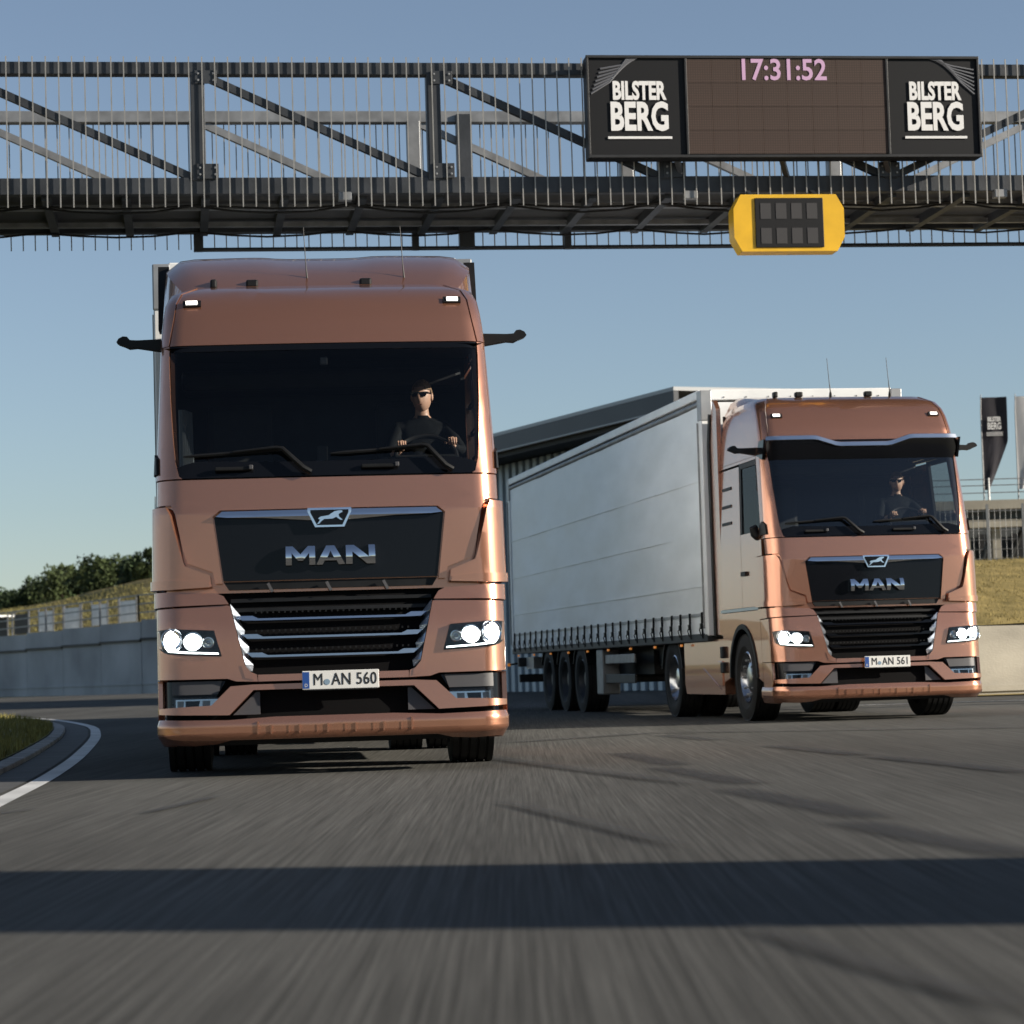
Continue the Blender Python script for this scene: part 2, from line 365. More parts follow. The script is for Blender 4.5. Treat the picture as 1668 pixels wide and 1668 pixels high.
# ------------------------------------------------------------------ truck cab surface: (s, z) -> point
# s runs round the plan: 0..0.9 front, 0.9..1.3 corner, 1.3..3.3 side (3.3 = back of the cab)
BOW = .05
class Shell:
    def __init__(sh, W, r, yf): sh.W, sh.r, sh.yf = W, r, yf
    def pt(sh, s, z):
        W, r, y0 = lerp_tab(sh.W,z), lerp_tab(sh.r,z), lerp_tab(sh.yf,z); a = abs(s); sg = 1 if s >= 0 else -1
        if a <= .9: x, y = a*(W-r)/.9, y0
        elif a <= 1.3:
            t = (a-.9)/.4*pi/2; x, y = W-r+r*sin(t), y0+r-r*cos(t)
        else:
            yc = y0+r; x, y = W, yc + (a-1.3)/2*(2.35-yc-BOW)
        y += BOW*(min(x,W)/W)**2
        return Vector((sg*x, y, z))
    def nrm(sh, s, z):
        e = .004; a = sh.pt(s+e,z)-sh.pt(s-e,z); b = sh.pt(s,z+e)-sh.pt(s,z-e); n = a.cross(b)
        return n.normalized()
    def S(sh, u, z):
        W, r = lerp_tab(sh.W,z), lerp_tab(sh.r,z); a = abs(u); sg = 1 if u >= 0 else -1
        if a <= W-r: return sg*a*.9/(W-r)
        return sg*(.9 + .4*asin(min(1,(a-W+r)/r))/(pi/2))
    def SY(sh, y, z):
        yc = lerp_tab(sh.yf,z)+lerp_tab(sh.r,z); return 1.3+2*(y-BOW-yc)/(2.35-yc-BOW)
def panel(name, sh, poly, m, parent, off=0., thick=.025, bev=.006, mirror=False, mode='u', inset=True, dz=.09):
    """a bodywork panel: outline in (u or s, z), laid on the shell at 'off', with rounded edges turned inwards"""
    P = [((sh.S(a,z) if (mode == 'u' and abs(a) < 5) else (a-10 if a > 5 else a+10 if a < -5 else a)), z) for a, z in poly]   # |a|>5 marks a side coordinate
    if mirror: P = [(-a,z) for a,z in P]
    ar = sum(P[i][0]*P[(i+1)%len(P)][1]-P[(i+1)%len(P)][0]*P[i][1] for i in range(len(P)))
    if ar < 0: P = P[::-1]
    bm = bmesh.new(); f = bm.faces.new([bm.verts.new((a,z,0)) for a,z in P])
    if inset and bev: bmesh.ops.inset_region(bm, faces=[f], thickness=bev, use_even_offset=True, use_boundary=True)
    bmesh.ops.triangulate(bm, faces=bm.faces[:])
    s0, s1 = min(a for a,_ in P), max(a for a,_ in P); z0, z1 = min(z for _,z in P), max(z for _,z in P)
    cuts = [i*.15 for i in range(-6,7)] + [sg*(.9+.05*i) for sg in (-1,1) for i in range(1,9)] + [sg*(1.3+.25*i) for sg in (-1,1) for i in range(1,9)]
    for c in sorted(set(round(c,4) for c in cuts)):
        if s0+.002 < c < s1-.002: bmesh.ops.bisect_plane(bm, geom=bm.verts[:]+bm.edges[:]+bm.faces[:], plane_co=(c,0,0), plane_no=(1,0,0), dist=1e-5)
    k = math.ceil(z0/dz)
    while k*dz < z1-.002:
        if k*dz > z0+.002: bmesh.ops.bisect_plane(bm, geom=bm.verts[:]+bm.edges[:]+bm.faces[:], plane_co=(0,k*dz,0), plane_no=(0,1,0), dist=1e-5)
        k += 1
    bd = {v for e in bm.edges if e.is_boundary for v in e.verts}; be = [e for e in bm.edges if e.is_boundary]
    ex = bmesh.ops.extrude_edge_only(bm, edges=be); new = {v for v in ex['geom'] if isinstance(v, bmesh.types.BMVert)}
    off_f = off if callable(off) else (lambda s,z: off)
    for v in bm.verts:
        s, z = v.co.x, v.co.y; o = off_f(s,z)
        if v in new: o -= thick
        elif v in bd: o -= bev*.9
        n = sh.nrm(s,z); v.co = sh.pt(s,z) + n*o
    return finish(bm, name, m, parent, 'raw')
def side(s): return s+10 if s > 0 else s-10    # marks a raw shell coordinate inside a (u, z) outline

BUMP = Shell([(0,1.2)], [(0,.18)], [(.2,.07),(.28,.0),(.42,.0),(.7,.03),(1.0,.05),(1.3,.11)])
def cab_shell(top):
    k = (top-3.0)/.53
    Z = lambda z: 3.0+(z-3.0)*k
    return Shell([(1.25,1.195),(2.05,1.185),(3.0,1.145),(Z(3.2),1.13),(Z(3.35),1.11),(Z(3.45),1.075),(Z(3.51),.99)],
                 [(1.25,.18),(2.05,.19),(2.6,.18),(3.0,.16),(Z(3.4),.15),(Z(3.51),.22)],
                 [(1.25,.10),(1.8,.12),(2.05,.16),(2.5,.27),(3.0,.42),(Z(3.2),.52),(Z(3.35),.64),(Z(3.45),.82),(Z(3.51),1.05)])

def tyre_wheel(parent, x, y, r=.5, w=.31, outward=1, steer=False, tread=True, rimmat='rim'):
    h = w/2
    prof = [(-h*.78,.30),(-h,.36),(-h,.43),(-h*.9,r-.02)]
    g = []
    for k in range(5):                        # tread blocks with grooves
        a = -h*.82 + k*(h*1.64/4)
        g += [(a-.020, r),(a+.020, r)] if k in (0,4) else [(a-.022, r),(a+.022, r)]
        if k < 4: g += [(a+.026, r-.012),(a+h*1.64/4-.026, r-.012)]
    prof += g + [(h*.9,r-.02),(h,.43),(h,.36),(h*.78,.30)]
    t = MB().lathe(prof, axis='X', n=40, closed=True).build('wheel', 'rubber', parent, 30); t.location = (x,y,r)
    o = outward; fr = steer
    rp = [(o*h*.8,.302),(o*h*.86,.285),(o*h*.55,.27),(o*h*.30,.245)] + ([(o*h*.62,.17),(o*h*.70,.11),(o*h*.70,.0)] if fr else [(-o*h*.15,.20),(-o*h*.1,.13),(o*h*.55,.125),(o*h*.6,.10),(o*h*.6,.0)])
    MB().lathe(rp, axis='X', n=32, cap=False).build('rim', rimmat, t, 35)
    nb = MB()
    for k in range(10):
        a = 2*pi*k/10; xx = o*h*(.6 if fr else -.05); nb.lathe([(xx,.014),(xx+o*.03,.014),(xx+o*.036,.008),(xx+o*.036,0)], c=(0,.205*cos(a),.205*sin(a)), n=6)
    nb.build('wheel_nuts', 'mid_metal', t)
    vh = MB()
    for k in range(8):
        a = 2*pi*(k+.5)/8; xx = o*h*(.40 if fr else -.02); vh.lathe([(xx,.0),(xx+o*.012,.030),(xx+o*.014,.0)], c=(0,.235*cos(a),.235*sin(a)), n=10)
    vh.build('vent_holes', 'black_plastic', t)
    return t

LION = [(-.078,.0),(-.060,.012),(-.03,.016),(-.005,.020),(.015,.034),(.035,.045),(.062,.050),(.085,.050),(.088,.040),(.070,.032),(.060,.024),(.066,.006),(.080,-.004),(.088,-.012),(.072,-.012),(.055,.0),(.045,.008),(.022,-.002),(-.012,-.004),(-.035,-.004),(-.055,-.018),(-.070,-.034),(-.086,-.038),(-.074,-.024),(-.064,-.008)]
def letters(sh, parent):
    """three wide block letters, each a part"""
    z0, z1, h = 1.425, 1.556, .131
    Mp = [(0,0),(0,1),(.24,1),(.5,.55),(.76,1),(1,1),(1,0),(.80,0),(.80,.62),(.58,.22),(.42,.22),(.20,.62),(.20,0)]
    Ap = [(0,0),(.36,1),(.64,1),(1,0),(.78,0),(.71,.20),(.29,.20),(.22,0)]
    Np = [(0,0),(0,1),(.28,1),(.78,.36),(.78,1),(1,1),(1,0),(.72,0),(.22,.64),(.22,0)]
    for (x0,x1), pl in (((-.305,-.105),Mp),((-.098,.098),Ap),((.105,.305),Np)):
        panel('letter', sh, [(x0+a*(x1-x0), z0+b*h) for a,b in pl], 'chrome', parent, off=lambda s,z: .022+.030*(1-((z-1.480)/.075)**2), thick=.05, bev=.003, dz=.016)
        if pl is Ap: panel('letter_counter', sh, [(x0+a*(x1-x0), z0+b*h) for a,b in ((.38,.34),(.5,.70),(.62,.34))], 'black_gloss', parent, off=.056, thick=.01, bev=.001)

def make_truck(label, top, near, plate):
    """tractor unit facing local -Y, origin on the ground below the front bumper"""
    T = empty('truck', label=label, cat='truck')
    C = cab_shell(top); c = 'copper'; ZT = lambda z: 3.0+(z-3.0)*(top-3.0)/.53
    # --- dark inner skin behind all front openings
    panel('front_carrier', BUMP, [(-1.16,.30),(1.16,.30),(1.16,1.28),(-1.16,1.28)], 'void', T, off=-.085, thick=.02)
    panel('front_bulkhead', C, [(-1.17,1.25),(1.17,1.25),(1.17,2.03),(-1.17,2.03)], c, T, off=-.05, thick=.02)
    # --- bonnet panel with the cut-out for the badge panel
    hp = [(side(1.3),2.035),(side(1.3),1.865),(1.085,1.865),(1.055,1.80),(.975,1.46),(.805,1.395),(.79,1.315),(.742,1.315),(.80,1.775),(.75,1.818)]
    hood = panel('bonnet', C, hp+[(-a,z) for a,z in hp[::-1]], c, T, off=0, thick=.05, bev=.008)
    # --- badge panel, chrome bar, emblem, letters
    bp = panel('badge_panel', C, [(-.735,1.33),(.735,1.33),(.79,1.77),(.742,1.808),(-.742,1.808),(-.79,1.77)], 'black_gloss', T, off=-.012, thick=.05, bev=.008)
    bar = [(.13,1.735),(.45,1.757),(.70,1.764),(.776,1.772),(.735,1.806)]
    panel('chrome_bar', C, [(-a,z) for a,z in bar]+bar[::-1], 'chrome', bp, off=lambda s,z: .014+.42*max(0,1.806-max(z,1.766))-.8*max(0,1.766-z), thick=.04, bev=.004, dz=.0105)
    hexa = [(-.150,1.812),(.150,1.812),(.150,1.79),(.100,1.683),(-.100,1.683),(-.150,1.79)]
    panel('emblem_frame', C, hexa, 'chrome', bp, off=.034, thick=.03, bev=.006)
    panel('emblem_plate', C, [(a*.87,1.750+(z-1.750)*.80) for a,z in hexa], 'black_gloss', bp, off=.036, thick=.01, bev=.003)
    panel('emblem', C, [(a*1.02,1.742+z*1.05) for a,z in LION], 'chrome', bp, off=.041, thick=.008, bev=.0015)
    letters(C, bp)
    panel('badge_sill', C, [(-.70,1.27),(.70,1.27),(.735,1.325),(-.735,1.325)], 'black_plastic', T, off=-.03, thick=.03)
    for u in (-.42,-.02,.37): MB().bar(C.pt(C.S(u-.012,1.31),1.31)+Vector((0,-.0,0)), C.pt(C.S(u+.018,1.25),1.25)+Vector((0,.005,0)), .012, .02).build('latch', 'grey_plastic', T)
    for mi in (False, True):
        sg = -1 if mi else 1
        # --- corner deflectors
        panel('corner_deflector', C, [(side(1.62),1.845),(1.10,1.845),(1.075,1.79),(.995,1.44),(.79+.035,1.372),(.815,1.295),(side(1.0),1.285),(side(1.62),1.30)], c, T, off=.034, thick=.07, bev=.014, mirror=mi)
        panel('deflector_foot', C, [(side(1.64),1.345),(1.0,1.34),(.83,1.325),(.82,1.29),(side(1.0),1.278),(side(1.64),1.285)], c, T, off=.046, thick=.03, bev=.012, mirror=mi)
        # --- A pillar
        gl = [(1.022,2.06),(1.045,2.15),(1.062,2.35),(1.075,2.6),(1.082,2.9),(1.080,2.998)]
        panel('windscreen_pillar', C, gl+[(side(1.46),2.998),(side(1.42),2.045),(1.0,2.045)], c, T, off=.004, thick=.06, bev=.012, mirror=mi)
        # --- door, window frame, cab side
        door = panel('door', C, [(side(1.47),2.14),(side(2.34),2.14),(side(2.34),1.30),(side(1.66),1.30),(side(1.66),1.86),(side(1.44),1.86),(side(1.43),2.03)], c, T, off=.003, thick=.03, bev=.008, mirror=mi)
        panel('handle', C, [(side(2.10),1.66),(side(2.30),1.66),(side(2.30),1.71),(side(2.10),1.71)], 'black_plastic', door, off=.03, thick=.03, bev=.008, mirror=mi)
        panel('door_edge', C, [(side(1.50),2.962),(side(2.34),2.962),(side(2.34),2.14),(side(2.27),2.14),(side(2.27),2.905),(side(1.53),2.905),(side(1.53),2.6),(side(1.50),2.6)], 'black_plastic', door, off=.0, thick=.03, bev=.004, mirror=mi)
        panel('side_window', C, [(side(1.475),2.145),(side(2.27),2.145),(side(2.27),2.915),(side(1.525),2.915)], 'side_glass', T, off=-.012, thick=.004, bev=0, mirror=mi, inset=False)
        panel('window_rail', C, [(side(1.47),2.966),(side(3.3),2.966),(side(3.3),2.998),(side(1.47),2.998)], c, T, off=.006, thick=.03, mirror=mi)
        sw = panel('cab_side', C, [(side(2.35),1.30),(side(3.3),1.30),(side(3.3),2.94),(side(2.35),2.94)], c, T, off=.003, thick=.03, bev=.008, mirror=mi)
        for k, z in enumerate((2.70,2.49,2.29)):
            panel('side_vent', C, [(side(2.75),z),(side(3.2),z),(side(3.2),z+.035),(side(2.75),z+.035)], 'black_plastic', sw, off=.012, thick=.02, bev=.004, mirror=mi)
        panel('roof_side', C, [(1.084,3.003),(side(3.3),3.003),(side(3.3),ZT(3.50)),(side(1.03),ZT(3.50)),(side(1.03),ZT(3.2))], c, T, off=.006, thick=.03, bev=.006, mirror=mi)
        # --- side deflector behind the cab
        sd = MB().prism([(2.36,1.0),(2.70,1.02),(2.74,1.6),(2.74,3.3),(2.66,3.6),(2.5,ZT(3.52)+.12),(2.36,ZT(3.48)+.06)], sg*1.13, sg*1.185, lambda a,b,y: (y,a,b)).build('side_deflector', c, T, bev=.015)
        MB().prism([(2.69,1.0),(2.775,1.0),(2.80,3.3),(2.70,3.68),(2.62,3.66),(2.70,3.3)], sg*1.12, sg*1.20, lambda a,b,y: (y,a,b)).build('rubber_edge', 'black_plastic', sd, bev=.01)
        # --- bumper corner pieces
        panel('bumper_corner', BUMP, [(side(1.62),1.14),(1.0,1.155),(.715,1.165),(.693,1.16),(.60,.755),(.575,.712),(.52,.688),(.515,.64),(.66,.645),(.72,.665),(1.13,.668),(side(1.62),.668)], c, T, off=.0, thick=.06, bev=.010, mirror=mi)
        panel('bumper_shoulder', BUMP, [(side(1.62),1.265),(1.05,1.262),(.78,1.245),(.735,1.225),(.70,1.17),(1.0,1.165),(side(1.62),1.15)], c, T, off=.016, thick=.07, bev=.014, mirror=mi)
        panel('bumper_fin', BUMP, [(.545,.688),(.60,.752),(.625,.752),(.60,.665),(.54,.652)], c, T, off=.006, thick=.02, bev=.004, mirror=mi)
        # inner bevel of the grille mouth
        g = MB(); zz = [1.175,1.10,1.073,1.00,.945,.88,.818,.76,.715]
        a_, b_ = [], []
        for k, z in enumerate(zz):
            u0 = .60+(.693-.60)*(z-.755)/(1.16-.755)-.004; w = (.034 if k % 2 == 0 else .052) if k else .012
            p0 = BUMP.pt(BUMP.S(sg*u0,z),z)+BUMP.nrm(BUMP.S(sg*u0,z),z)*-.008; p1 = BUMP.pt(BUMP.S(sg*(u0-w),z),z)+BUMP.nrm(BUMP.S(sg*u0,z),z)*-.065
            a_.append(g.bm.verts.new(p0)); b_.append(g.bm.verts.new(p1))
        for k in range(len(zz)-1): g.bm.faces.new((a_[k],a_[k+1],b_[k+1],b_[k]))
        g.build('grille_bevel', 'satin', T)  # pale metal paints in the sun's reflection on a black frame
        # headlight
        hl = panel('headlight', BUMP, [(.805,.995),(.755,.818),(.97,.828),(1.12,.842),(side(1.12),.875),(side(1.16),1.005),(1.08,1.012)], 'black_gloss', T, off=.006, thick=.05, bev=.006, mirror=mi)
        panel('daylight_strip', BUMP, [(.775,.832),(.97,.842),(1.11,.856),(side(1.08),.885),(1.11,.870),(.965,.853),(.778,.842)], 'drl', hl, off=.011, thick=.004, bev=.001, mirror=mi)
        for u, z, r_, mm in ((1.085,.935,.072,'lamp_white'),(.948,.922,.060,'lamp_white'),(.845,.912,.036,'reflector')):
            s_ = BUMP.S(sg*u,z); p = BUMP.pt(s_,z)+BUMP.nrm(s_,z)*.008; n = BUMP.nrm(s_,z)
            q = MB(); q.lathe([(.020,r_*1.05),(.022,r_),(.004,r_*.5),(.002,r_*.48),(.0,r_*1.1)], axis='Y', n=24, cap=False)
            w_ = q.build('lamp_bowl', 'chrome', hl, 40); w_.location = p; w_.rotation_euler = (0,0,math.atan2(n.y,n.x)-pi/2)
            q = MB(); q.lathe([(.001,r_*.62),(.006,r_*.62),(.013,r_*.4),(.016,0)], axis='Y', n=20)
            o = q.build('lamp_lens', mm, hl, 40); o.location = p; o.rotation_euler = (0,0,math.atan2(n.y,n.x)-pi/2)
        panel('lamp_cover', BUMP, [(.80,.99),(.76,.822),(.97,.832),(1.12,.846),(side(1.12),.878),(side(1.155),1.0),(1.08,1.008)], 'lens_clear', hl, off=.030, thick=.02, bev=.006, mirror=mi)
        # fog lamp recess
        fp = panel('fog_panel', BUMP, [(side(1.24),.655),(.735,.655),(.845,.475),(side(1.24),.475)], 'black_gloss', T, off=-.045, thick=.03, bev=.004, mirror=mi)
        fl = panel('fog_lamp', BUMP, [(1.09,.535),(.79,.535),(.835,.468),(1.09,.468)], 'reflector', fp, off=-.036, thick=.02, bev=.005, mirror=mi)
        for u, w in ((.865,.030),(.955,.055),(1.045,.030)):
            panel('fog_lens', BUMP, [(u-w*.8,.524),(u+w,.524),(u+w,.478),(u-w*.6,.478)], 'black_gloss' if u == .955 else 'mid_metal', fp, off=-.033, thick=.01, bev=.008, mirror=mi)
        panel('fog_cover', BUMP, [(1.105,.545),(.775,.545),(.828,.462),(1.105,.462)], 'lens_clear', fp, off=-.022, thick=.01, bev=.004, mirror=mi)
        panel('fog_surround', BUMP, [(1.115,.655),(.76,.655),(.79,.565),(1.115,.565)], 'grey_plastic', fp, off=-.030, thick=.02, bev=.006, mirror=mi)
        panel('intake_cheek', BUMP, [(.505,.575),(.53,.575),(.69,.42),(.505,.42)], 'grey_plastic', T, off=-.04, thick=.02, bev=.003, mirror=mi)
        panel('bumper_tail', BUMP, [(side(1.24),.66),(side(1.62),.66),(side(1.62),.39),(side(1.30),.39),(side(1.24),.44)], c, T, off=.0, thick=.03, bev=.008, mirror=mi)
        # lower cab side with wheel arch
        arch = [(side(2.41+.585*cos(t)*.99), .5+.60*sin(t)) for t in [pi*k/12 for k in range(13)]]
        panel('wheel_arch', BUMP, [(side(1.63),1.255),(side(1.63),.45)]+arch[::-1]+[(side(3.28),.45),(side(3.28),1.255)], c, T, off=.0, thick=.05, bev=.008, mirror=mi)
        panel('arch_trim', BUMP, [(side(2.41+.60*cos(t)), .5+.615*sin(t)) for t in [pi*k/14 for k in range(15)]]+[(side(2.41+.545*cos(t)), .5+.56*sin(t)) for t in [pi*k/14 for k in range(14,-1,-1)]], 'black_plastic', T, off=.012, thick=.05, bev=.003, mirror=mi)
        panel('step_sill', BUMP, [(side(1.62),1.262),(side(3.3),1.262),(side(3.3),1.295),(side(1.62),1.295)], 'satin', T, off=.012, thick=.03, bev=.005, mirror=mi)
        # mirror camera arm
        bx = C.pt(side(1.42)-10, 3.04); arm = MB()
        pr = [(1.10,3.02),(1.14,3.005),(1.30,3.035),(1.355,3.03),(1.385,3.045),(1.43,3.062),(1.445,3.075),(1.43,3.10),(1.40,3.115),(1.37,3.112),(1.35,3.088),(1.30,3.085),(1.16,3.09),(1.10,3.10)]
        pr = [(u if u < 1.2 else u+.02, z) for u, z in pr]
        arm.prism([(sg*u,z) for u,z in pr], bx.y-.02, bx.y+.09).build('mirror_camera_arm', 'black_plastic', T, bev=.015)
        # roof marker lamp
        rz = ZT(3.32); s_ = C.S(sg*.93, rz); p = C.pt(s_,rz); n = C.nrm(s_,rz)
        ml = panel('marker_lamp_base', C, [(.86,rz-.022),(.985,rz-.022),(.985,rz+.022),(.86,rz+.022)], 'black_plastic', T, off=.015, thick=.02, bev=.006, mirror=mi)
        panel('marker_lamp', C, [(.885,rz-.013),(.965,rz-.013),(.965,rz+.013),(.885,rz+.013)], 'lamp_dim', ml, off=.024, thick=.02, bev=.005, mirror=mi)
        # side marker cover low on the pillar
        panel('pillar_cover', C, [(side(1.18),2.085),(side(1.40),2.085),(side(1.40),2.20),(side(1.30),2.235),(side(1.20),2.20)], 'black_plastic', T, off=.022, thick=.02, bev=.008, mirror=mi)
        # front wheels, drive wheels
        tyre_wheel(T, sg*1.025, 1.45, .5, .315, sg, True)
        tyre_wheel(T, sg*1.055, 5.02, .5, .29, sg); tyre_wheel(T, sg*.72, 5.02, .5, .29, sg)
        # skirt between the axles, fenders
        sk = MB().prism([(2.36,.30),(4.30,.30),(4.38,.42),(4.38,.96),(2.36,.96)], sg*1.05, sg*1.19, lambda a,b,y: (y,a,b)).build('side_skirt', c, T, bev=.02)
        MB().prism([(2.5,.36),(4.2,.36),(3.4,.62)], sg*1.185, sg*1.198, lambda a,b,y: (y,a,b)).build('skirt_crease', c, sk, bev=.006)
        MB().box((sg*1.195,2.52,.55),(.02,.22,.30), bev=.008).build('skirt_hatch', c, sk)
        MB().box((sg*1.21,2.30,.80),(.06,.13,.14), bev=.015).build('skirt_lamp_block', 'black_plastic', sk); MB().box((sg*1.21,2.30,.62),(.06,.15,.13), bev=.015).build('skirt_lamp_block', 'black_plastic', sk)
        fd = MB(); pts = [(5.02+.60*cos(t), .5+.60*sin(t)) for t in [R(12+156*k/12) for k in range(13)]]
        fd.prism(pts+[(5.02+.57*cos(t), .5+.57*sin(t)) for t in [R(168-156*k/12) for k in range(13)]], sg*.55, sg*1.21, lambda a,b,y: (y,a,b)).build('rear_fender', 'black_plastic', T, 35)
        al = MB(); al.prism([(1.45+.575*cos(t), .5+.59*sin(t)) for t in [pi*k/12 for k in range(13)]]+[(1.45+.55*cos(t), .5+.565*sin(t)) for t in [pi-pi*k/12 for k in range(13)]], sg*.75, sg*1.15, lambda a,b,y: (y,a,b)).build('arch_liner', 'black_plastic', T, 35)
        MB().box((sg*.42,3.6,.86),(.09,5.2,.22)).build('frame_rail', 'dark_metal', T)
    # --- bonnet-wide bumper trim
    panel('bumper_strip', BUMP, [(-.513,.640),(.513,.640),(.513,.686),(-.513,.686)], c, T, off=.0, thick=.04, bev=.006)
    zs = [(.545,.583),(.712,.418),(1.13,.43),(side(1.20),.432),(side(1.20),.470),(.832,.486),(.70,.612),(.55,.620)]
    panel('bumper_blade', BUMP, zs+[(-a,z) for a,z in zs[::-1]], c, T, off=.006, thick=.05, bev=.008)
    lip = [(side(1.70),.392),(side(1.1),.395),(.72,.385),(.40,.400)]; lo = [(.70,.262),(.80,.222),(.95,.208),(side(1.1),.205),(side(1.70),.215)]
    lp = panel('bumper_lip', BUMP, [(-a,z) for a,z in lip]+lip[::-1]+lo[::-1]+[(-a,z) for a,z in lo], c, T, off=lambda s,z: .034-.026*max(0,min(1,(abs(s)-.85)/.3))-.35*max(0,z-.355)-.55*max(0,.285-z), thick=.09, bev=.014, dz=.012)
    for u in (-.52,-.43,-.24,-.05,.14,.33,.52):
        h = .345 if abs(u) < .5 else .37
        panel('lip_rib', BUMP, [(u-.005,.285),(u+.005,.285),(u+.005,h),(u-.005,h)], c, lp, off=.043, thick=.012, bev=.003)
        if abs(u) < .5: panel('lip_step', BUMP, [(u+.115,.290),(u+.122,.290),(u+.122,.34),(u+.115,.34)], c, lp, off=.0385, thick=.006, bev=.001)
    panel('underbody_lip', BUMP, [(-.80,.20),(.80,.20),(.80,.28),(-.80,.28)], 'black_plastic', T, off=-.03, thick=.03)
    # --- grille slats
    for z, w, ch in ((1.205,.70,0),(1.14,.675,0),(1.073,.648,1),(.945,.618,1),(.818,.588,1)):
        if ch:
            pl = [(-w,z+.020),(-w+.035,z-.010),(-w+.13,z-.013),(w-.13,z-.013),(w-.035,z-.010),(w,z+.020),(w-.105,z+.020),(w-.145,z+.001),(-w+.145,z+.001),(-w+.105,z+.020)]
            panel('grille_slat', BUMP, pl, 'satin' if near else 'black_gloss', T, off=-.02, thick=.04, bev=.002)
        else:
            panel('grille_slat', BUMP, [(-w+.01,z-.012),(w-.01,z-.012),(w-.01,z+.012),(-w+.01,z+.012)], 'black_plastic', T, off=-.05, thick=.03, bev=.003)
    for z in (1.112,.985,.858):
        q = MB()
        for k in range(27):
            u = -.52+k*.04; s_ = BUMP.S(u,z); p = BUMP.pt(s_,z); q.box((p.x,p.y+.052,z),(.012,.02,.014))
        tag(q.build('grille_studs', 'black_plastic', T), kind='stuff')
    # --- plate
    pz = .638; pn = MB().box((.045,-.034,pz),(.52,.012,.125), bev=.003).build('number_plate', 'plate', T)
    MB().box((-.19,-.0405,pz),(.046,.002,.112)).build('plate_band', 'plate_blue', pn)
    t = text_obj('plate_letter', 'D', .03, 'plate', pn, .0005); t.location = (-.19,-.042,pz-.035)
    for a in range(10):
        pass
    t = text_obj('plate_text', plate[0], .115, 'ink', pn, .0008, 'CENTER', .80, 0.0); t.location = (-.107,-.0415,pz)
    t = text_obj('plate_text', plate[1], .115, 'ink', pn, .0008, 'LEFT', .80, .0006, 1.05); t.location = (-.016,-.0415,pz)
    MB().lathe([(-.0425,.0),(-.0425,.020),(-.040,.020)], c=(-.047,0,pz-.014), axis='Y', n=20).build('plate_seal', 'seal', pn)
    MB().box((.045,-.036,pz-.0665),(.50,.006,.008)).build('plate_holder', 'black_plastic', pn)
    # --- windscreen
    gl = [(1.018,2.045),(1.045,2.15),(1.062,2.35),(1.075,2.6),(1.082,2.9),(1.080,3.0)]
    ws = panel('windscreen', C, [(-a,z) for a,z in gl]+gl[::-1], 'windscreen' if near else 'windscreen_far', T, off=-.006, thick=.004, bev=0, inset=False)
    panel('lower_frit', C, [(-1.01,2.047),(1.01,2.047),(1.038,2.125),(.9,2.165),(.3,2.15),(-.3,2.15),(-.9,2.165),(-1.038,2.125)], 'black_gloss', ws, off=-.002, thick=.003, bev=0, inset=False)
    panel('upper_frit', C, [(-1.075,2.955),(1.075,2.955),(1.075,2.997),(-1.075,2.997)], 'black_gloss', ws, off=-.002, thick=.003, bev=0, inset=False)
    for x0, x1, px_ in ((-.99,-.33,-.12),(.02,.67,.86)):
        def on(u,z,o): s_ = C.S(u,z); return C.pt(s_,z)+C.nrm(s_,z)*o
        wp = MB().tube([on(x0+(x1-x0)*k/8,2.195+.035*k/8,.016) for k in range(9)], [.006]+[.013]*7+[.012], 6).build('wiper', 'black_plastic', T, 40)
        MB().tube([on(x0+.52*(x1-x0),2.215,.03), on(x1-.02,2.235,.045), on(x1+.02,2.225,.05), on(px_-.05,2.09,.045), on(px_,2.062,.03)], [.008,.014,.017,.020,.022], 8).build('wiper_arm', 'black_plastic', wp, 40)
        MB().box(on(x0+.52*(x1-x0),2.10,.02), (.26,.03,.028), bev=.008).build('washer_rail', 'black_plastic', wp)
        MB().box(on(x0+.70*(x1-x0),2.105,.035), (.028,.02,.03), bev=.004).build('washer_nozzle', 'grey_plastic', wp)
    # --- header, roof
    panel('roof_front', C, [(-1.078,3.003),(1.078,3.003),(side(1.02),ZT(3.2)),(side(1.02),ZT(3.505)),(side(-1.02),ZT(3.505)),(side(-1.02),ZT(3.2))], c, T, off=0, thick=.03, bev=.008)
    bm = bmesh.new(); rings = []
    n_ = 60; zl = [(ZT(3.503),0),(ZT(3.52),.14),(ZT(3.53),.34)]
    for z, sh_ in zl:
        ring = []
        for k in range(n_+1):
            s_ = -3.3+6.6*k/n_; p = C.pt(s_, ZT(3.505)); 
            p = Vector((p.x*(1-sh_*.55), p.y+(2.35-p.y)*sh_*.9, z)); ring.append(bm.verts.new(p))
        rings.append(ring)
    for a, b in zip(rings,rings[1:]):
        for k in range(n_): bm.faces.new((a[k],a[k+1],b[k+1],b[k]))
    bm.faces.new(rings[-1]); finish(bm, 'roof', c, T, 50)
    MB().box((0,2.36,(1.0+ZT(3.45))/2),(2.2,.03,ZT(3.45)-1.0)).build('rear_wall', 'black_plastic', T)
    # --- cabin
    ci = MB(); ci.quad((-1.15,.5,1.5),(1.15,.5,1.5),(1.15,2.25,1.5),(-1.15,2.25,1.5)); ci.quad((-1.12,2.2,1.5),(1.12,2.2,1.5),(1.12,2.2,3.1),(-1.12,2.2,3.1)); ci.quad((-1.12,.45,2.985),(1.12,.45,2.985),(1.12,2.2,3.1),(-1.12,2.2,3.1))
    cab = ci.build('cabin_lining', 'interior', T)
    dp = [(.34,1.6),(.34,2.10),(.50,2.135),(.74,2.115),(.80,2.0),(.74,1.6)]
    MB().prism(dp, -1.08, 1.08, lambda a,b,y: (y,a,b)).build('dashboard', 'interior', T, bev=.03)
    MB().box((.62,.56,2.155),(.50,.2,.07), bev=.03).build('instrument_hood', 'interior', T)
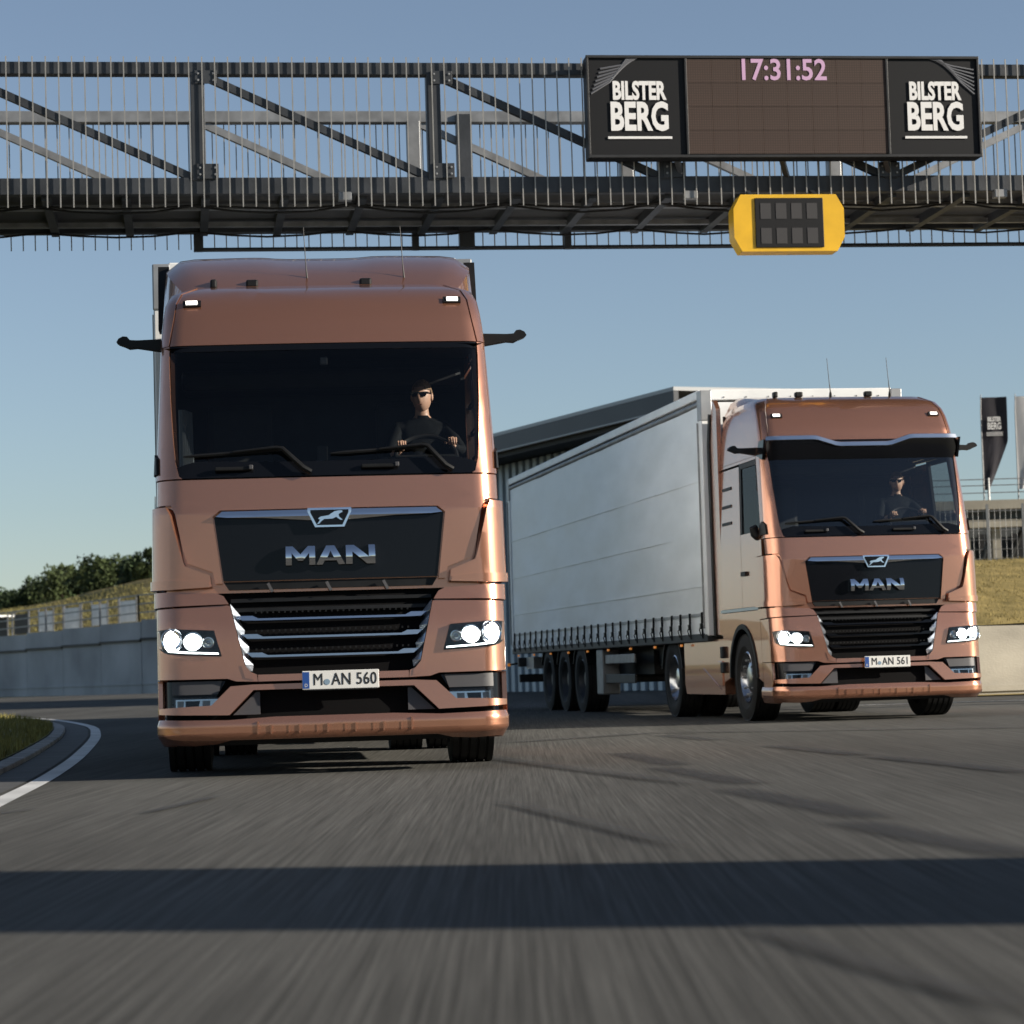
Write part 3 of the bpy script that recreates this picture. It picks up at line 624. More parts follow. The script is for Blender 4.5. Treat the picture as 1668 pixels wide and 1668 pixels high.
    for sx, w in ((.66,.5),(-.62,.5)):
        st = MB().box((sx,1.88,2.36),(w,.16,.74), rx=-.12, bev=.05).build('seat_back', 'fabric_dark', T)
        MB().box((sx,1.58,1.97),(w,.52,.16), bev=.05).build('seat_cushion', 'fabric_dark', T)
    MB().box((0,2.0,2.0),(2.1,.35,.25), bev=.05).build('bunk', 'fabric_dark', T)
    MB().box((0,1.9,2.9),(2.1,.5,.15), bev=.04).build('overhead_locker', 'interior', T)
    cu = MB()
    for k in range(5): cu.tube([(-1.02+.012*k,.92+.045*k,2.14),(-1.02+.01*k,.92+.045*k,2.60)], .026, 8)
    cu.build('cab_curtain', 'curtain_in', T, 40)
    MB().box((-.03,.425,2.20),(.075,.02,.15), bev=.008).build('dash_camera', 'black_plastic', T)
    if near: MB().box((-.005,.47,2.88),(.055,.02,.06), bev=.008).build('toll_box', 'grey_plastic', T)
    tw = MB(); ax = Vector((0,-.75,.66)).normalized(); o0 = Vector((.74,1.13,2.24)); e1 = Vector((1,0,0)); e2 = ax.cross(e1)
    tw.tube([o0+(e1*cos(2*pi*k/28)+e2*sin(2*pi*k/28))*.225 for k in range(29)], .017, 8, False); tw.tube([o0-e1*.22,o0,o0+e1*.22], .022, 6); tw.tube([o0-ax*-.0,o0+ax*-.28],.04,8)
    tw.build('steering_wheel', 'black_plastic', T, 40)
    # --- lower mirror pod on the passenger side
    for sg in (() if near else (-1,)):
        p = C.pt(sg*1.56, 2.17); MB().tube([p+Vector((0,.02,-.10)),p+Vector((sg*.03,-.04,-.06)),p+Vector((sg*.07,-.06,.02))],[.04,.065,.045],10).build('kerb_mirror','black_plastic',T,50)
    # --- roof equipment
    for u, hgt in ((-.095,.42),(.62,.42)):
        z0 = ZT(3.53)+.0; yy = 1.25
        an = MB().tube([(u,yy,z0-.03),(u,yy,z0+.05)],[.024,.012],10).build('antenna_base','black_plastic',T,40)
        MB().tube([(u,yy,z0+.05),(u-.008,yy+.01,z0+hgt*.4),(u-.02,yy+.03,z0+hgt+.03)],[.008,.004,.003],6).build('antenna_rod','black_plastic',an,40)
    for u in (-.78,-.50,.33): MB().box((u,1.18,ZT(3.53)+.015),(.05,.10,.07) if u == -.78 else (.09,.08,.06), bev=.015).build('roof_camera','black_plastic',T)
    if near:
        f = MB(); Rr = []
        secs = [(1.10,3.50,1.02),(1.30,3.63,1.10),(1.55,3.75,1.155),(1.85,3.85,1.185),(2.15,3.91,1.195),(2.36,3.93,1.195)]
        for y, zt, w in secs:
            ring = []
            for k in range(25):
                t = -1+2*k/24; x = w*math.copysign(min(1,abs(t)*1.06),t); a = max(0,(abs(t)-.76)/.24)
                dip = .018*math.exp(-(t/.30)**6) if y > 1.3 else 0
                z = zt - .02*t*t - dip - (zt-3.40)*(1-sqrt(max(0,1-a**2.6)))
                ring.append(f.bm.verts.new((x,y,z)))
            Rr.append(ring)
        for a, b in zip(Rr,Rr[1:]):
            for k in range(24): f.bm.faces.new((a[k],a[k+1],b[k+1],b[k]))
        f.build('roof_fairing', c, T, 50)
        for sg in (-1,1):
            MB().prism([(2.20,3.36),(2.42,3.36),(2.46,3.60),(2.46,3.84),(2.36,3.88),(2.30,3.70)], sg*1.15, sg*1.235, lambda a,b,y: (y,a,b)).build('fairing_edge','black_plastic',T,bev=.012)
    else:
        f = MB(); Rr = []
        for y, zt, w in ((1.5,3.70,1.0),(1.8,3.755,1.02),(2.2,3.82,1.05),(2.5,3.86,1.07)):
            Rr.append([f.bm.verts.new((w*t, y, zt-.02*t*t-(zt-3.6)*max(0,(abs(t)-.8)/.2)**2)) for t in [-1+2*k/20 for k in range(21)]])
        for a, b in zip(Rr,Rr[1:]):
            for k in range(20): f.bm.faces.new((a[k],a[k+1],b[k+1],b[k]))
        f.build('roof_fairing', c, T, 50)
        # sun visor with silver trim
        vz = lambda z: z
        def vis(u,z,o): s_ = C.S(u,min(z,3.25)); return C.pt(s_,z)+Vector((C.nrm(s_,3.0).x*.6*o,-o,0))
        bm = bmesh.new(); rows = []
        us = [-1.075+2.15*k/40 for k in range(41)]
        def topz(u): a = abs(u); return 3.165 if a > .55 else (3.085 if a < .30 else 3.085+(a-.30)/.25*.08)
        def vp(u, z, o):
            s_ = C.S(u,3.0); p = C.pt(s_,3.0); n = C.nrm(s_,3.0); n = Vector((n.x,n.y,0)).normalized(); return Vector((p.x+n.x*o, p.y+n.y*o, z))
        for fz, o in ((0,.060),(.5,.050),(1,.012)):
            rows.append([bm.verts.new(vp(u, topz(u)-.02+( (2.90)-(topz(u)-.02))*fz, o)) for u in us])
        for a, b in zip(rows,rows[1:]):
            for k in range(40): bm.faces.new((a[k],a[k+1],b[k+1],b[k]))
        gv = finish(bm, 'sun_visor', 'black_gloss', T, 40)
        tb = bmesh.new(); ta = [[tb.verts.new(vp(u, topz(u)+dz, oo)) for u in us] for dz, oo in ((-.030,.062),(-.022,.074),(.022,.056),(.026,.046))]
        for a, b in zip(ta,ta[1:]):
            for k in range(40): tb.faces.new((a[k],a[k+1],b[k+1],b[k]))
        finish(tb,'visor_trim','chrome_satin',gv,25)
        panel('visor_recess', C, [(-.40,3.14),(.40,3.14),(.34,3.02),(-.34,3.02)], 'black_gloss', T, off=.012, thick=.02, bev=.004)
        for sg in (-1,1): MB().prism([(.50,2.93),(.72,2.99),(.62,3.15),(.40,3.15)], sg*1.125, sg*1.150, lambda a,b,y: (y,a,b)).build('visor_bracket','black_gloss',T,bev=.004)
        for k, (yy, zz_) in enumerate(((1.5,3.58),(1.7,3.50))):
            MB().tube([(1.05,yy,zz_),(1.17,yy-.10,zz_)],[.02,.055],12).build('air_horn','black_plastic',T,40)
    # --- chassis under the cab
    for y in (1.45,5.02): MB().tube([(-1.0,y,.5),(1.0,y,.5)], .09, 12).build('axle','dark_metal',T,40)
    MB().box((0,.9,.55),(.9,1.2,.45), bev=.05).build('engine_sump','dark_metal',T)
    MB().box((0,1.8,.95),(1.9,1.6,.5), bev=.03).build('cab_floor','dark_metal',T)
    MB().box((0,4.6,1.02),(.9,1.3,.14), bev=.02).build('coupling_plate','dark_metal',T)
    return T

def make_person(name, label, o, hand_hi):
    """driver seated at truck-local origin o = hip point, both hands on the wheel, facing -Y"""
    J = {'hip':((0,0,0),.15),'waist':((0,.0,.17),.145),'chest':((0,-.02,.38),.165),'neckb':((0,-.03,.53),.062),'neck':((0,-.055,.66),.062),
         'shL':((.20,-.02,.45),.075),'elL':((.32,-.20,.24),.048),'wrL':((hand_hi[0]-.0,hand_hi[1]+.07,hand_hi[2]-.03),.030),
         'shR':((-.20,-.02,.45),.075),'elR':((-.30,-.20,.20),.048),'wrR':((-.20,-.42,.25),.030),
         'knL':((.16,-.50,.05),.075),'ftL':((.16,-.62,-.38),.05),'knR':((-.16,-.50,.05),.075),'ftR':((-.16,-.66,-.38),.05),'hL':((.11,-.05,-.0),.09),'hR':((-.11,-.05,-.0),.09)}
    E_ = [('hip','waist'),('waist','chest'),('chest','neckb'),('neckb','neck'),('chest','shL'),('shL','elL'),('elL','wrL'),('chest','shR'),('shR','elR'),('elR','wrR'),('hip','hL'),('hL','knL'),('knL','ftL'),('hip','hR'),('hR','knR'),('knR','ftR')]
    ks = list(J); me = bpy.data.meshes.new(name); me.from_pydata([J[k][0] for k in ks], [(ks.index(a),ks.index(b)) for a,b in E_], [])
    tmp = bpy.data.objects.new('tmp', me); COL.objects.link(tmp)
    md = tmp.modifiers.new('sk','SKIN'); md.use_smooth_shade = True
    for v, k in zip(me.skin_vertices[0].data, ks): v.radius = (J[k][1],J[k][1]*(.72 if k in ('hip','waist','chest') else 1)); v.use_root = (k == 'hip')
    tmp.modifiers.new('ss','SUBSURF').levels = 1
    dg = bpy.context.evaluated_depsgraph_get(); body = bpy.data.meshes.new_from_object(tmp.evaluated_get(dg)); bpy.data.objects.remove(tmp)
    bm = bmesh.new(); bm.from_mesh(body)
    # head
    hc = Vector((0,-.075,.715)); RH = Matrix.Rotation(-.30,3,'Z'); r = bmesh.ops.create_uvsphere(bm, u_segments=24, v_segments=18, radius=1)
    for v in r['verts']:
        x,y,z = v.co; fx, fy, fz = x*.083, y*.104, z*.130
        if z < 0:
            kx = min(1.5, sqrt(max(0,1-abs(z)**3.2))/max(.05,sqrt(1-min(.9999,z*z)))); fx *= kx*(1-.24*-z); fy *= 1+(kx-1)*.55
        if False: fx *= 1-.10*min(1,(-z-.1))+.22*max(0,-z-.35)*(1 if z > -.9 else .6); fy -= .012*min(1,-z)          # jaw narrows, chin forward
        if y < -.4:
            fr = (-y-.4)/.6
            fx *= 1-.06*fr
            if abs(x) < .22: 
                nose = math.exp(-((z+.12)/.20)**2)*max(0,1-abs(x)/.20); fy -= .034*nose*fr     # nose
            fy += .010*math.exp(-((z-.12)/.10)**2)*math.exp(-((abs(x)-.42)/.2)**2)*fr         # eye sockets
            fy -= .006*math.exp(-((z-.30)/.10)**2)*fr                                           # brow
            fy -= .007*math.exp(-((z+.52)/.07)**2)*max(0,1-abs(x)/.4)*fr - .006*math.exp(-((z+.60)/.03)**2)*max(0,1-abs(x)/.45)*fr   # lips
        v.co = hc+RH@Vector((fx,fy,fz))
    for sg in (-1,1):
        q = bmesh.ops.create_uvsphere(bm, u_segments=10, v_segments=8, radius=1)
        for v in q['verts']: v.co = hc+RH@Vector((sg*.086+v.co.x*.010, .008+v.co.y*.022, -.005+v.co.z*.034))
    # hands: palm and five bent fingers closed round the rim
    def chain(pts, rr):
        b = MB(); b.bm.free(); b.bm = bm; b.tube(pts, rr, 7)
    for sg, w in ((1,Vector(J['wrL'][0])),(-1,Vector(J['wrR'][0]))):
        d = Vector((0,-.085,.035)); chain([w, w+d*.5, w+d], [.030,.036,.034])
        for k in range(4):
            bx_ = w+d+Vector((sg*(.027-.018*k),0,.0)); L_ = (.9,1,.95,.78)[k]
            chain([bx_, bx_+Vector((0,-.038*L_,.012)), bx_+Vector((0,-.058*L_,-.018)), bx_+Vector((0,-.042*L_,-.04))], [.010,.0095,.009,.0075])
        th = w+d*.35+Vector((-sg*.03,0,.0)); chain([th, th+Vector((-sg*.022,-.03,.006)), th+Vector((-sg*.022,-.062,.0))], [.012,.011,.008])
    me2 = bpy.data.meshes.new(name); bm.normal_update(); bm.to_mesh(me2); bm.free(); bpy.data.meshes.remove(body)
    for m_ in ('jacket','skin'): me2.materials.append(M[m_])
    wl, wr = Vector(J['wrL'][0]), Vector(J['wrR'][0])
    for p in me2.polygons:
        p.use_smooth = True; cc = p.center
        p.material_index = 1 if (cc.z > .545 or (cc-wl).length < .025 or (cc-wr).length < .025 or cc.y < min(wl.y,wr.y)-.0 and cc.z > .2 or (cc.y < wl.y+.005 and cc.z > .18) or (cc.y < wr.y+.005 and cc.z > .18)) else 0
    P = link(name, me2, None); P.location = o; tag(P, label, 'person')
    # hair cap and sunglasses
    h = bmesh.new(); q = bmesh.ops.create_uvsphere(h, u_segments=24, v_segments=18, radius=1)
    kill = []
    for v in q['verts']:
        x,y,z = v.co
        if z < (.44-.22*abs(x) if y < -.35 else .02 if y < .15 else -.45): kill.append(v)
        nn = 1+.02*mnoise.noise(v.co*9); v.co = hc+RH@Vector((x*.092*nn, y*.115*nn+.004, z*.146*nn))
    bmesh.ops.delete(h, geom=kill, context='VERTS'); finish(h, 'hair', 'hair', P, 60)
    g = MB()
    for sg in (-1,1):
        g.prism([(sg*.008,.022),(sg*.062,.026),(sg*.066,.008),(sg*.052,-.016),(sg*.022,-.016),(sg*.008,.004)], hc.y-.114, hc.y-.104, lambda a,b,y: tuple(hc+RH@Vector((a, y-hc.y+4.8*a*a, b+.004))))
        g.bar(hc+RH@Vector((sg*.064,-.085,.024)), hc+RH@Vector((sg*.088,.01,.016)), .006,.012)
    g2 = MB(); g2.prism([(-.026,-.072),(.026,-.072),(.020,-.079),(-.020,-.079)], -.101, -.09, lambda a,b,y: tuple(hc+RH@Vector((a,y+6*a*a,b)))); g2.build('lips','lip',P)
    g.bar(hc+RH@Vector((-.012,-.112,.022)), hc+RH@Vector((.012,-.112,.022)), .006,.008); g.build('sunglasses','lens',P)
    return P

# ------------------------------------------------------------------ curtain-sided semi-trailer, origin below its front wall
def make_trailer(label):
    T = empty('semi_trailer', label=label, cat='trailer')
    W, H, L_, zb = 1.275, 4.0, 13.6, 1.0
    for sg in (-1,1):
        bm = bmesh.new(); nx, nz = 150, 44; grid = []
        for i in range(nx+1):
            col = []
            for j in range(nz+1):
                y = .17+(L_-.34)*i/nx; z = zb+.02+(3.80-zb-.02)*j/nz; f = j/nz
                d = .012*mnoise.noise(Vector((y*.6,z*.7,sg*3))) + .006*mnoise.noise(Vector((y*2.1,z*1.3,5+sg)))
                d += .006*abs(sin(pi*(y-.17)/2.65))**.5 * sin(pi*f)          # bellies out between the posts
                d += .010*max(0,1-f*9)*sin(y*2*pi/.5)                         # puckered hem between the straps
                for zl in (1.62,2.25,2.9): d += .0035*math.exp(-((z-zl)/.022)**2)
                col.append(bm.verts.new((sg*(W-.022+d), y, z)))
            grid.append(col)
        for i in range(nx):
            for j in range(nz): bm.faces.new((grid[i][j],grid[i+1][j],grid[i+1][j+1],grid[i][j+1]))
        cu = finish(bm, 'curtain', 'curtain', T, 60)
        for zl, w in ((1.62,.022),(2.25,.018),(2.9,.018),(1.27,.035)):
            b = MB(); b.box((sg*(W-.012), L_/2, zl),(.012,L_-.4,w)).build('curtain_seam','trailer_grey' if zl == 1.27 else 'curtain',cu)
        proto = None
        for k in range(27):
            y = .35+(L_-.7)*k/26 if k else .26
            if proto is None:
                b = MB(); b.bar((0,0,.30),(0,.01,.17),.028,.012); b.bar((0,.01,.18),(0,-.005,-.02),.022,.010); b.tube([(sg*.012,.0,.16),(sg*.03,.035,.09),(sg*.014,.02,.01)],.008,5); b.box((sg*.012,.005,.13),(.03,.05,.07),bev=.006)
                proto = b.build('strap','black_plastic',T); o = proto
            else: o = proto.copy(); COL.objects.link(o)
            o.location = (sg*(W+.004), y, zb); o.rotation_euler = (random.uniform(-.10,.10),0,0)
        MB().box((sg*(W-.045),L_/2,3.945),(.09,L_-.24,.11),bev=.012).build('top_rail','trailer_white',T)
        MB().tube([(sg*(W-.045),.14,3.835),(sg*(W-.045),L_-.14,3.835)],.045,10).build('curtain_track','mid_metal',T,40)
        MB().box((sg*(W-.03),L_/2,zb-.01),(.06,L_-.1,.10),bev=.01).build('side_rail','dark_metal',T)
        for y, nm in ((.085,'corner_post'),(L_-.085,'corner_post')):
            p = MB().box((sg*(W-.06),y,(zb+3.98)/2),(.12,.17,3.98-zb-.02),bev=.012).build(nm,'trailer_white',T)
            MB().box((sg*(W-.068),y-(.004 if y < 1 else -.004),3.80),(.145,.185,.37),bev=.012).build('corner_casting','trailer_grey',p)
            MB().tube([(sg*(W+.006),y+.07,1.1),(sg*(W+.006),y+.07,3.6)],.014,8).build('tension_tube','mid_metal',p,40)
        for k in range(9):
            o = MB().box((sg*(W-.01),1.4+1.45*k,zb-.09),(.02,.09,.03),bev=.004).build('marker_lamp','amber',T)
        MB().box((sg*.62,7.0,zb-.20),(.12,12.4,.26)).build('frame_rail','dark_metal',T)
        for k in range(3): tyre_wheel(T, sg*1.06, 7.87+1.31*k, .5, .36, sg, rimmat='rim_dark')
        for k in range(3):
            cy = 7.87+1.31*k; pts = [(cy+.58*cos(t), .5+.57*sin(t)) for t in [R(25+130*q/8) for q in range(9)]]
            MB().prism(pts+[(cy+.56*cos(t), .5+.55*sin(t)) for t in [R(155-130*q/8) for q in range(9)]], sg*.86, sg*1.25, lambda a,b,y: (y,a,b)).build('mudguard','black_plastic',T,35)
        MB().box((sg*1.10,6.55,.60),(.26,.42,.66),bev=.02).build('stowage_box','mid_metal',T)
        MB().box((sg*1.18,5.35,.78),(.03,1.9,.13),bev=.01).build('side_guard','mid_metal',T)
        MB().box((sg*1.18,5.35,.50),(.03,1.9,.13),bev=.01).build('side_guard','dark_metal',T)
        lg = MB().box((sg*.75,2.9,.62),(.14,.14,.85)).build('landing_leg','dark_metal',T); MB().box((sg*.75,2.9,.22),(.28,.24,.04)).build('foot','dark_metal',lg)
        tl = MB().box((sg*.95,L_-.03,.80),(.45,.10,.16),bev=.01).build('tail_lamp_cluster','grey_plastic',T)
        ar = MB().tube([(sg*1.20,L_-.1,.78),(sg*1.33,L_-.02,.76)],[.018,.014],8).build('outline_lamp_arm','rubber',T,40); MB().lathe([(0,.0),(0,.03),(.05,.03),(.05,0)],c=(sg*1.335,L_-.04,.76),axis='Y',n=12).build('outline_lamp','amber',ar,40)
        MB().box((sg*.64,L_-.012,2.45),(1.24,.024,2.9),bev=.006).build('rear_door','trailer_white',T)
    MB().box((0,L_/2,3.975),(2.38,L_-.1,.03)).build('roof_sheet','trailer_white',T)
    f = MB(); f.box((0,.04,2.42),(2.32,.06,2.84)); f.build('front_wall','trailer_white',T)
    MB().box((0,.05,3.93),(2.30,.11,.13),bev=.012).build('front_header','trailer_white',T)
    for k in range(8): MB().box((-.98+.28*k,-.008,3.90),(.012,.012,.012)).build('rivet','grey_plastic',T)
    MB().box((0,L_/2,zb-.03),(2.45,L_-.1,.05)).build('floor','dark_metal',T)
    for k in range(3): MB().tube([(-1.0,7.87+1.31*k,.5),(1.0,7.87+1.31*k,.5)],.075,12).build('axle','dark_metal',T,40)
    MB().box((0,L_-.12,.52),(2.35,.10,.14),bev=.01).build('underrun_bar','dark_metal',T); MB().box((0,L_-.5,.78),(2.1,.7,.2)).build('rear_carrier','trailer_grey',T)
    MB().box((0,6.3,.72),(1.5,2.4,.34)).build('pallet_carrier','dark_metal',T)
    MB().box((0,3.2,.80),(1.2,1.2,.25)).build('kingpin_apron','dark_metal',T)
    return T
T0 = 2.83
def place_rig(truck, trailer, x, y, yaw, art):
    truck.location = (x,y,0); truck.rotation_euler = (0,0,yaw)
    Mx = Matrix.Translation((x,y,0)) @ Matrix.Rotation(yaw,4,'Z') @ Matrix.Translation((0,T0+1.6,0)) @ Matrix.Rotation(art,4,'Z') @ Matrix.Translation((0,-1.6,0))
    trailer.location = Mx.to_translation(); trailer.rotation_euler = (0,0,Mx.to_euler().z)
tA = make_truck('copper truck nearest the camera, chrome grille slats, plate M AN 560', 3.53, True, ('M','AN 560'))
tB = make_truck('copper truck farther back on the right with black sun visor, plate M AN 561', 3.72, False, ('M','AN 561'))
rA = make_trailer('white box trailer hidden behind the nearest copper truck')
rB = copy_tree(rA); rB['label'] = 'long silver curtain sided trailer with its left side in view'
for o in (tA,tB): o['group'] = 'copper tractor units'
for o in (rA,rB): o['group'] = 'curtain trailers'
place_rig(tA, rA, -1.2453, 16.867, .0946, -.0165)
place_rig(tB, rB, 4.0311, 27.314, .1664, .011)
def in_truck(T, p):
    c_, s_ = cos(T.rotation_euler.z), sin(T.rotation_euler.z); return (T.location.x+c_*p[0]-s_*p[1], T.location.y+s_*p[0]+c_*p[1], p[2])
for T, lab in ((tA,'person in black jacket and sunglasses driving the nearest truck'),(tB,'person in dark clothes behind the windscreen of the truck with sun visor')):
    P = make_person('person', lab, (0,0,0), (.22,-.40,.31)); P.location = in_truck(T,(.74,1.56,2.085)); P.scale = (.9,.9,.9); P.rotation_euler = (0,0,T.rotation_euler.z)

# ------------------------------------------------------------------ footbridge over the track
M['bridge'] = vary(mat('bridge_steel', (.036,.040,.046), .5, .35), 3, .3, bump=.1)
M['bridge_deck'] = vary(mat('bridge_deck', (.05,.05,.05), .7), 2, .3)
M['baluster'] = vary(mat('baluster_steel', (.30,.29,.27), .45, .5), 4, .2)
M['screen_brown'] = vary(mat('led_screen', (.058,.036,.028), .6, 0, .3), .8, .12, bump=0)
M['sign_black'] = mat('sign_black', (.004,.0045,.006), .6, 0, .25)
M['sign_white'] = mat('sign_white', (.62,.62,.62), .6)
M['sign_grey'] = mat('sign_grey', (.10,.105,.12), .6)
M['digit'] = mat('clock_digits', (.25,.15,.22), .5, emit=(.55,.34,.50), estr=.26)
M['yellow'] = vary(mat('yellow_housing', (.62,.36,.015), .4), 3, .12)
M['dot'] = mat('dead_pixels', (.022,.021,.023), .6)
def led(m):
    N, L, b = nodes(m); tc = N.new('ShaderNodeTexCoord'); v = N.new('ShaderNodeTexVoronoi'); v.inputs['Scale'].default_value = 34; v.inputs['Randomness'].default_value = 0
    r = N.new('ShaderNodeMapRange'); r.inputs[1].default_value = .2; r.inputs[2].default_value = .5; r.inputs[3].default_value = 1.25; r.inputs[4].default_value = .55
    src = b.inputs['Base Color'].links[0].from_socket; k = N.new('ShaderNodeVectorMath'); k.operation = 'SCALE'
    L.new(tc.outputs['Object'], v.inputs['Vector']); L.new(v.outputs['Distance'], r.inputs[0]); L.new(src, k.inputs[0]); L.new(r.outputs[0], k.inputs['Scale']); L.new(k.outputs[0], b.inputs['Base Color'])
led(M['screen_brown'])
BR = empty('footbridge', (0,29.5,0), R(7.7), 'dark steel truss footbridge with upright bars spanning above both trucks', 'bridge')
X0, X1 = -13.2, 17.2; posts = [-3.62+2.81*k for k in range(-3,8)]
for y, nm in ((0,'near'),(2.55,'far')):
    MB().box(((X0+X1)/2,y,7.90),(X1-X0,.16,.15),bev=.01).build('top_chord','bridge' if y == 0 else 'mid_metal',BR)
    MB().box(((X0+X1)/2,y,6.49),(X1-X0,.14,.20),bev=.01).build('bottom_chord','bridge',BR)
    for i, x in enumerate(posts):
        MB().box((x,y,7.2),(.17,.17,1.3),bev=.01).build('post','bridge' if y == 0 else 'mid_metal',BR)
        if i < len(posts)-1:
            a, b = (x+.08,7.82), (posts[i+1]-.08,6.60)
            if i >= 6: a, b = (x+.08,6.60), (posts[i+1]-.08,7.82)
            MB().bar((a[0],y,a[1]),(b[0],y,b[1]),.09,.09).build('diagonal','bridge' if y == 0 else 'mid_metal',BR)
b0 = MB().box((0,0,0),(.014,.014,1.80)).build('baluster','baluster',BR); first = True
n_ = int((X1-X0)/.152)
for y in (-.11,2.66):
    for k in range(n_):
        x = X0+.06+k*.152
        if not -9.5 < x < 13: continue
        o = b0 if first else b0.copy()
        if not first: COL.objects.link(o)
        first = False; o.location = (x,y,7.13 + (0 if y < 0 else -.03)); o.rotation_euler = (0,random.uniform(-.004,.004),0)
MB().box(((X0+X1)/2,1.275,6.48),(X1-X0,2.4,.05)).build('deck','bridge_deck',BR)
for k in range(33):
    x = X0+.3+k*.935; MB().box((x,1.275,6.40),(.10,2.40,.11)).build('cross_beam','bridge',BR)
for y in (.75,1.9): MB().box(((X0+X1)/2,y,6.385),(X1-X0,.09,.06)).build('cable_tray','mid_metal',BR)
for i, x in enumerate(posts):
    for z_, h_ in ((7.79,.20),(6.66,.22)):
        g_ = MB().box((x+(.10 if i < 6 else -.02),-.092,z_),(.26,.016,h_-.04),bev=.004).build('gusset','bridge',BR)
        for a, b in ((-.09,-.04),(.09,-.04),(-.09,.04),(.09,.04)): MB().lathe([(0,.014),(-.014,.014),(-.016,0)],c=(x+(.10 if i < 6 else -.02)+a,-.100,z_+b),axis='Y',n=6).build('bolt','mid_metal',g_)
for yy, sag in ((.42,.05),(.50,.09),(2.2,.07)):
    pts_ = [(X0+(X1-X0)*k/64, yy+.02*sin(k*1.7), 6.36-sag*abs(sin(k*pi/4))-.01*random.random()) for k in range(65)]; MB().tube(pts_,.014,6).build('cable','rubber',BR,50)
for x in (-7.1,-1.9,2.3,6.2): MB().box((x,-.03,6.36),(.16,.12,.10),bev=.008).build('junction_box','mid_metal',BR)
MB().tube([(-3.62,2.66,6.20),(X1,2.66,6.20)],.028,8).build('lower_rail','bridge',BR,40)
for x in (-3.62,-.81,1.2,4.8,7.6,10.4): MB().box((x,2.62,6.32),(.12 if x in (-3.62,) else .09,.09,.30)).build('rail_hanger','bridge',BR)
MB().box((-.15,2.5,7.05),(.20,.14,1.75)).build('mast_stub','bridge',BR)
for x in (X0+.4, X1-.4):
    for y in (.15,2.4): MB().box((x,y,3.2),(.40,.34,6.4),bev=.02).build('pier','bridge',BR)
# display board
BD = empty('display_board', label='wide black and brown display board with a clock on the bridge', cat='display board')
BD.location = BR.location; BD.rotation_euler = BR.rotation_euler
bx0, bx1, bz0, bz1 = 1.0, 5.86, 6.74, 7.985; yb = -.42
MB().box(((bx0+bx1)/2,yb+.13,(bz0+bz1)/2),(bx1-bx0,.24,bz1-bz0),bev=.015).build('housing','sign_black',BD)
m0, m1 = bx0+1.22, bx1-1.17
mw, mh = (m1-m0)/8, (bz1-bz0-.09)/4; q0 = None
for a in range(8):
    for b in range(4):
        if q0 is None: q0 = MB().box((0,0,0),(mw-.003,.016,mh-.003)).build('screen_module','screen_brown',BD); o = q0
        else: o = q0.copy(); COL.objects.link(o)
        o.location = (m0+mw*(a+.5), yb+.004+random.uniform(-.001,.001), bz0+.045+mh*(b+.5))
for z_ in (bz0+.018,bz1-.018): MB().box(((bx0+bx1)/2,yb-.004,z_),(bx1-bx0+.01,.03,.034),bev=.005).build('bezel','dark_metal',BD)
for x_ in (bx0+.01,m0-.012,m1+.012,bx1-.01): MB().box((x_,yb-.003,(bz0+bz1)/2),(.03,.028,bz1-bz0-.07),bev=.005).build('bezel','dark_metal',BD)
for (cx, w) in (((bx0+m0)/2+.02,.80),((bx1+m1)/2+.02,.80)):
    t = text_obj('lettering','BILSTER',.30,'sign_white',BD,.003,'CENTER',.62,.012,1.0); t.location = (cx,yb-.002,7.545); 
    t = text_obj('lettering','BERG',.47,'sign_white',BD,.003,'CENTER',.64,.016,1.0); t.location = (cx,yb-.002,7.225)
    MB().box((cx,yb-.001,6.985),(.78,.006,.03)).build('underline','sign_white',BD)
for k in range(7):
    MB().tube([(bx0+.05+.02*k,yb+.006,7.52+.05*k),(bx0+.28+.03*k,yb+.006,7.66+.035*k),(bx0+.5+.02*k,yb+.006,7.955)],.012,5).build('swoosh','sign_grey',BD)
    MB().tube([(bx1-.06,yb+.006,7.52+.05*k),(bx1-.22-.02*k,yb+.006,7.66+.035*k),(bx1-.48-.02*k,yb+.006,7.955)],.012,5).build('swoosh','sign_grey',BD)
t = text_obj('clock','17:31:52',.36,'digit',BD,.002,'CENTER',.90,.006); t.location = (3.40,yb-.008,7.80)
for x in (bx0+1.1,bx0+2.4,bx0+3.7): MB().bar((x,yb+.2,6.80),(x+.12,-.02,6.56),.06).build('bracket','bridge',BD)
# yellow signal panel
YP = empty('signal_panel', label='yellow framed signal panel hung under the bridge deck', cat='signal'); YP.location = BR.location; YP.rotation_euler = BR.rotation_euler
yx, yz, hw, hh, ch = 3.40, 5.93, .68, .345, .17
MB().prism([(yx-hw+ch*.55,yz-hh),(yx+hw-ch*.55,yz-hh),(yx+hw,yz-hh+ch),(yx+hw,yz+hh-ch),(yx+hw-ch*.55,yz+hh),(yx-hw+ch*.55,yz+hh),(yx-hw,yz+hh-ch),(yx-hw,yz-hh+ch)],-.50,-.22).build('frame','yellow',YP,bev=.055)
MB().box((yx,-.506,yz),(.84,.02,.60),bev=.006).build('screen','sign_black',YP)
for z in (yz+.14,yz-.16):
    for k in range(4): MB().box((yx-.29+.19*k,-.518,z),(.13,.004,.19)).build('dark_segment','dot',YP)
for x in (yx-.4,yx+.4): MB().bar((x,-.35,yz+hh-.02),(x,.0,6.42),.05).build('hanger','bridge',YP)

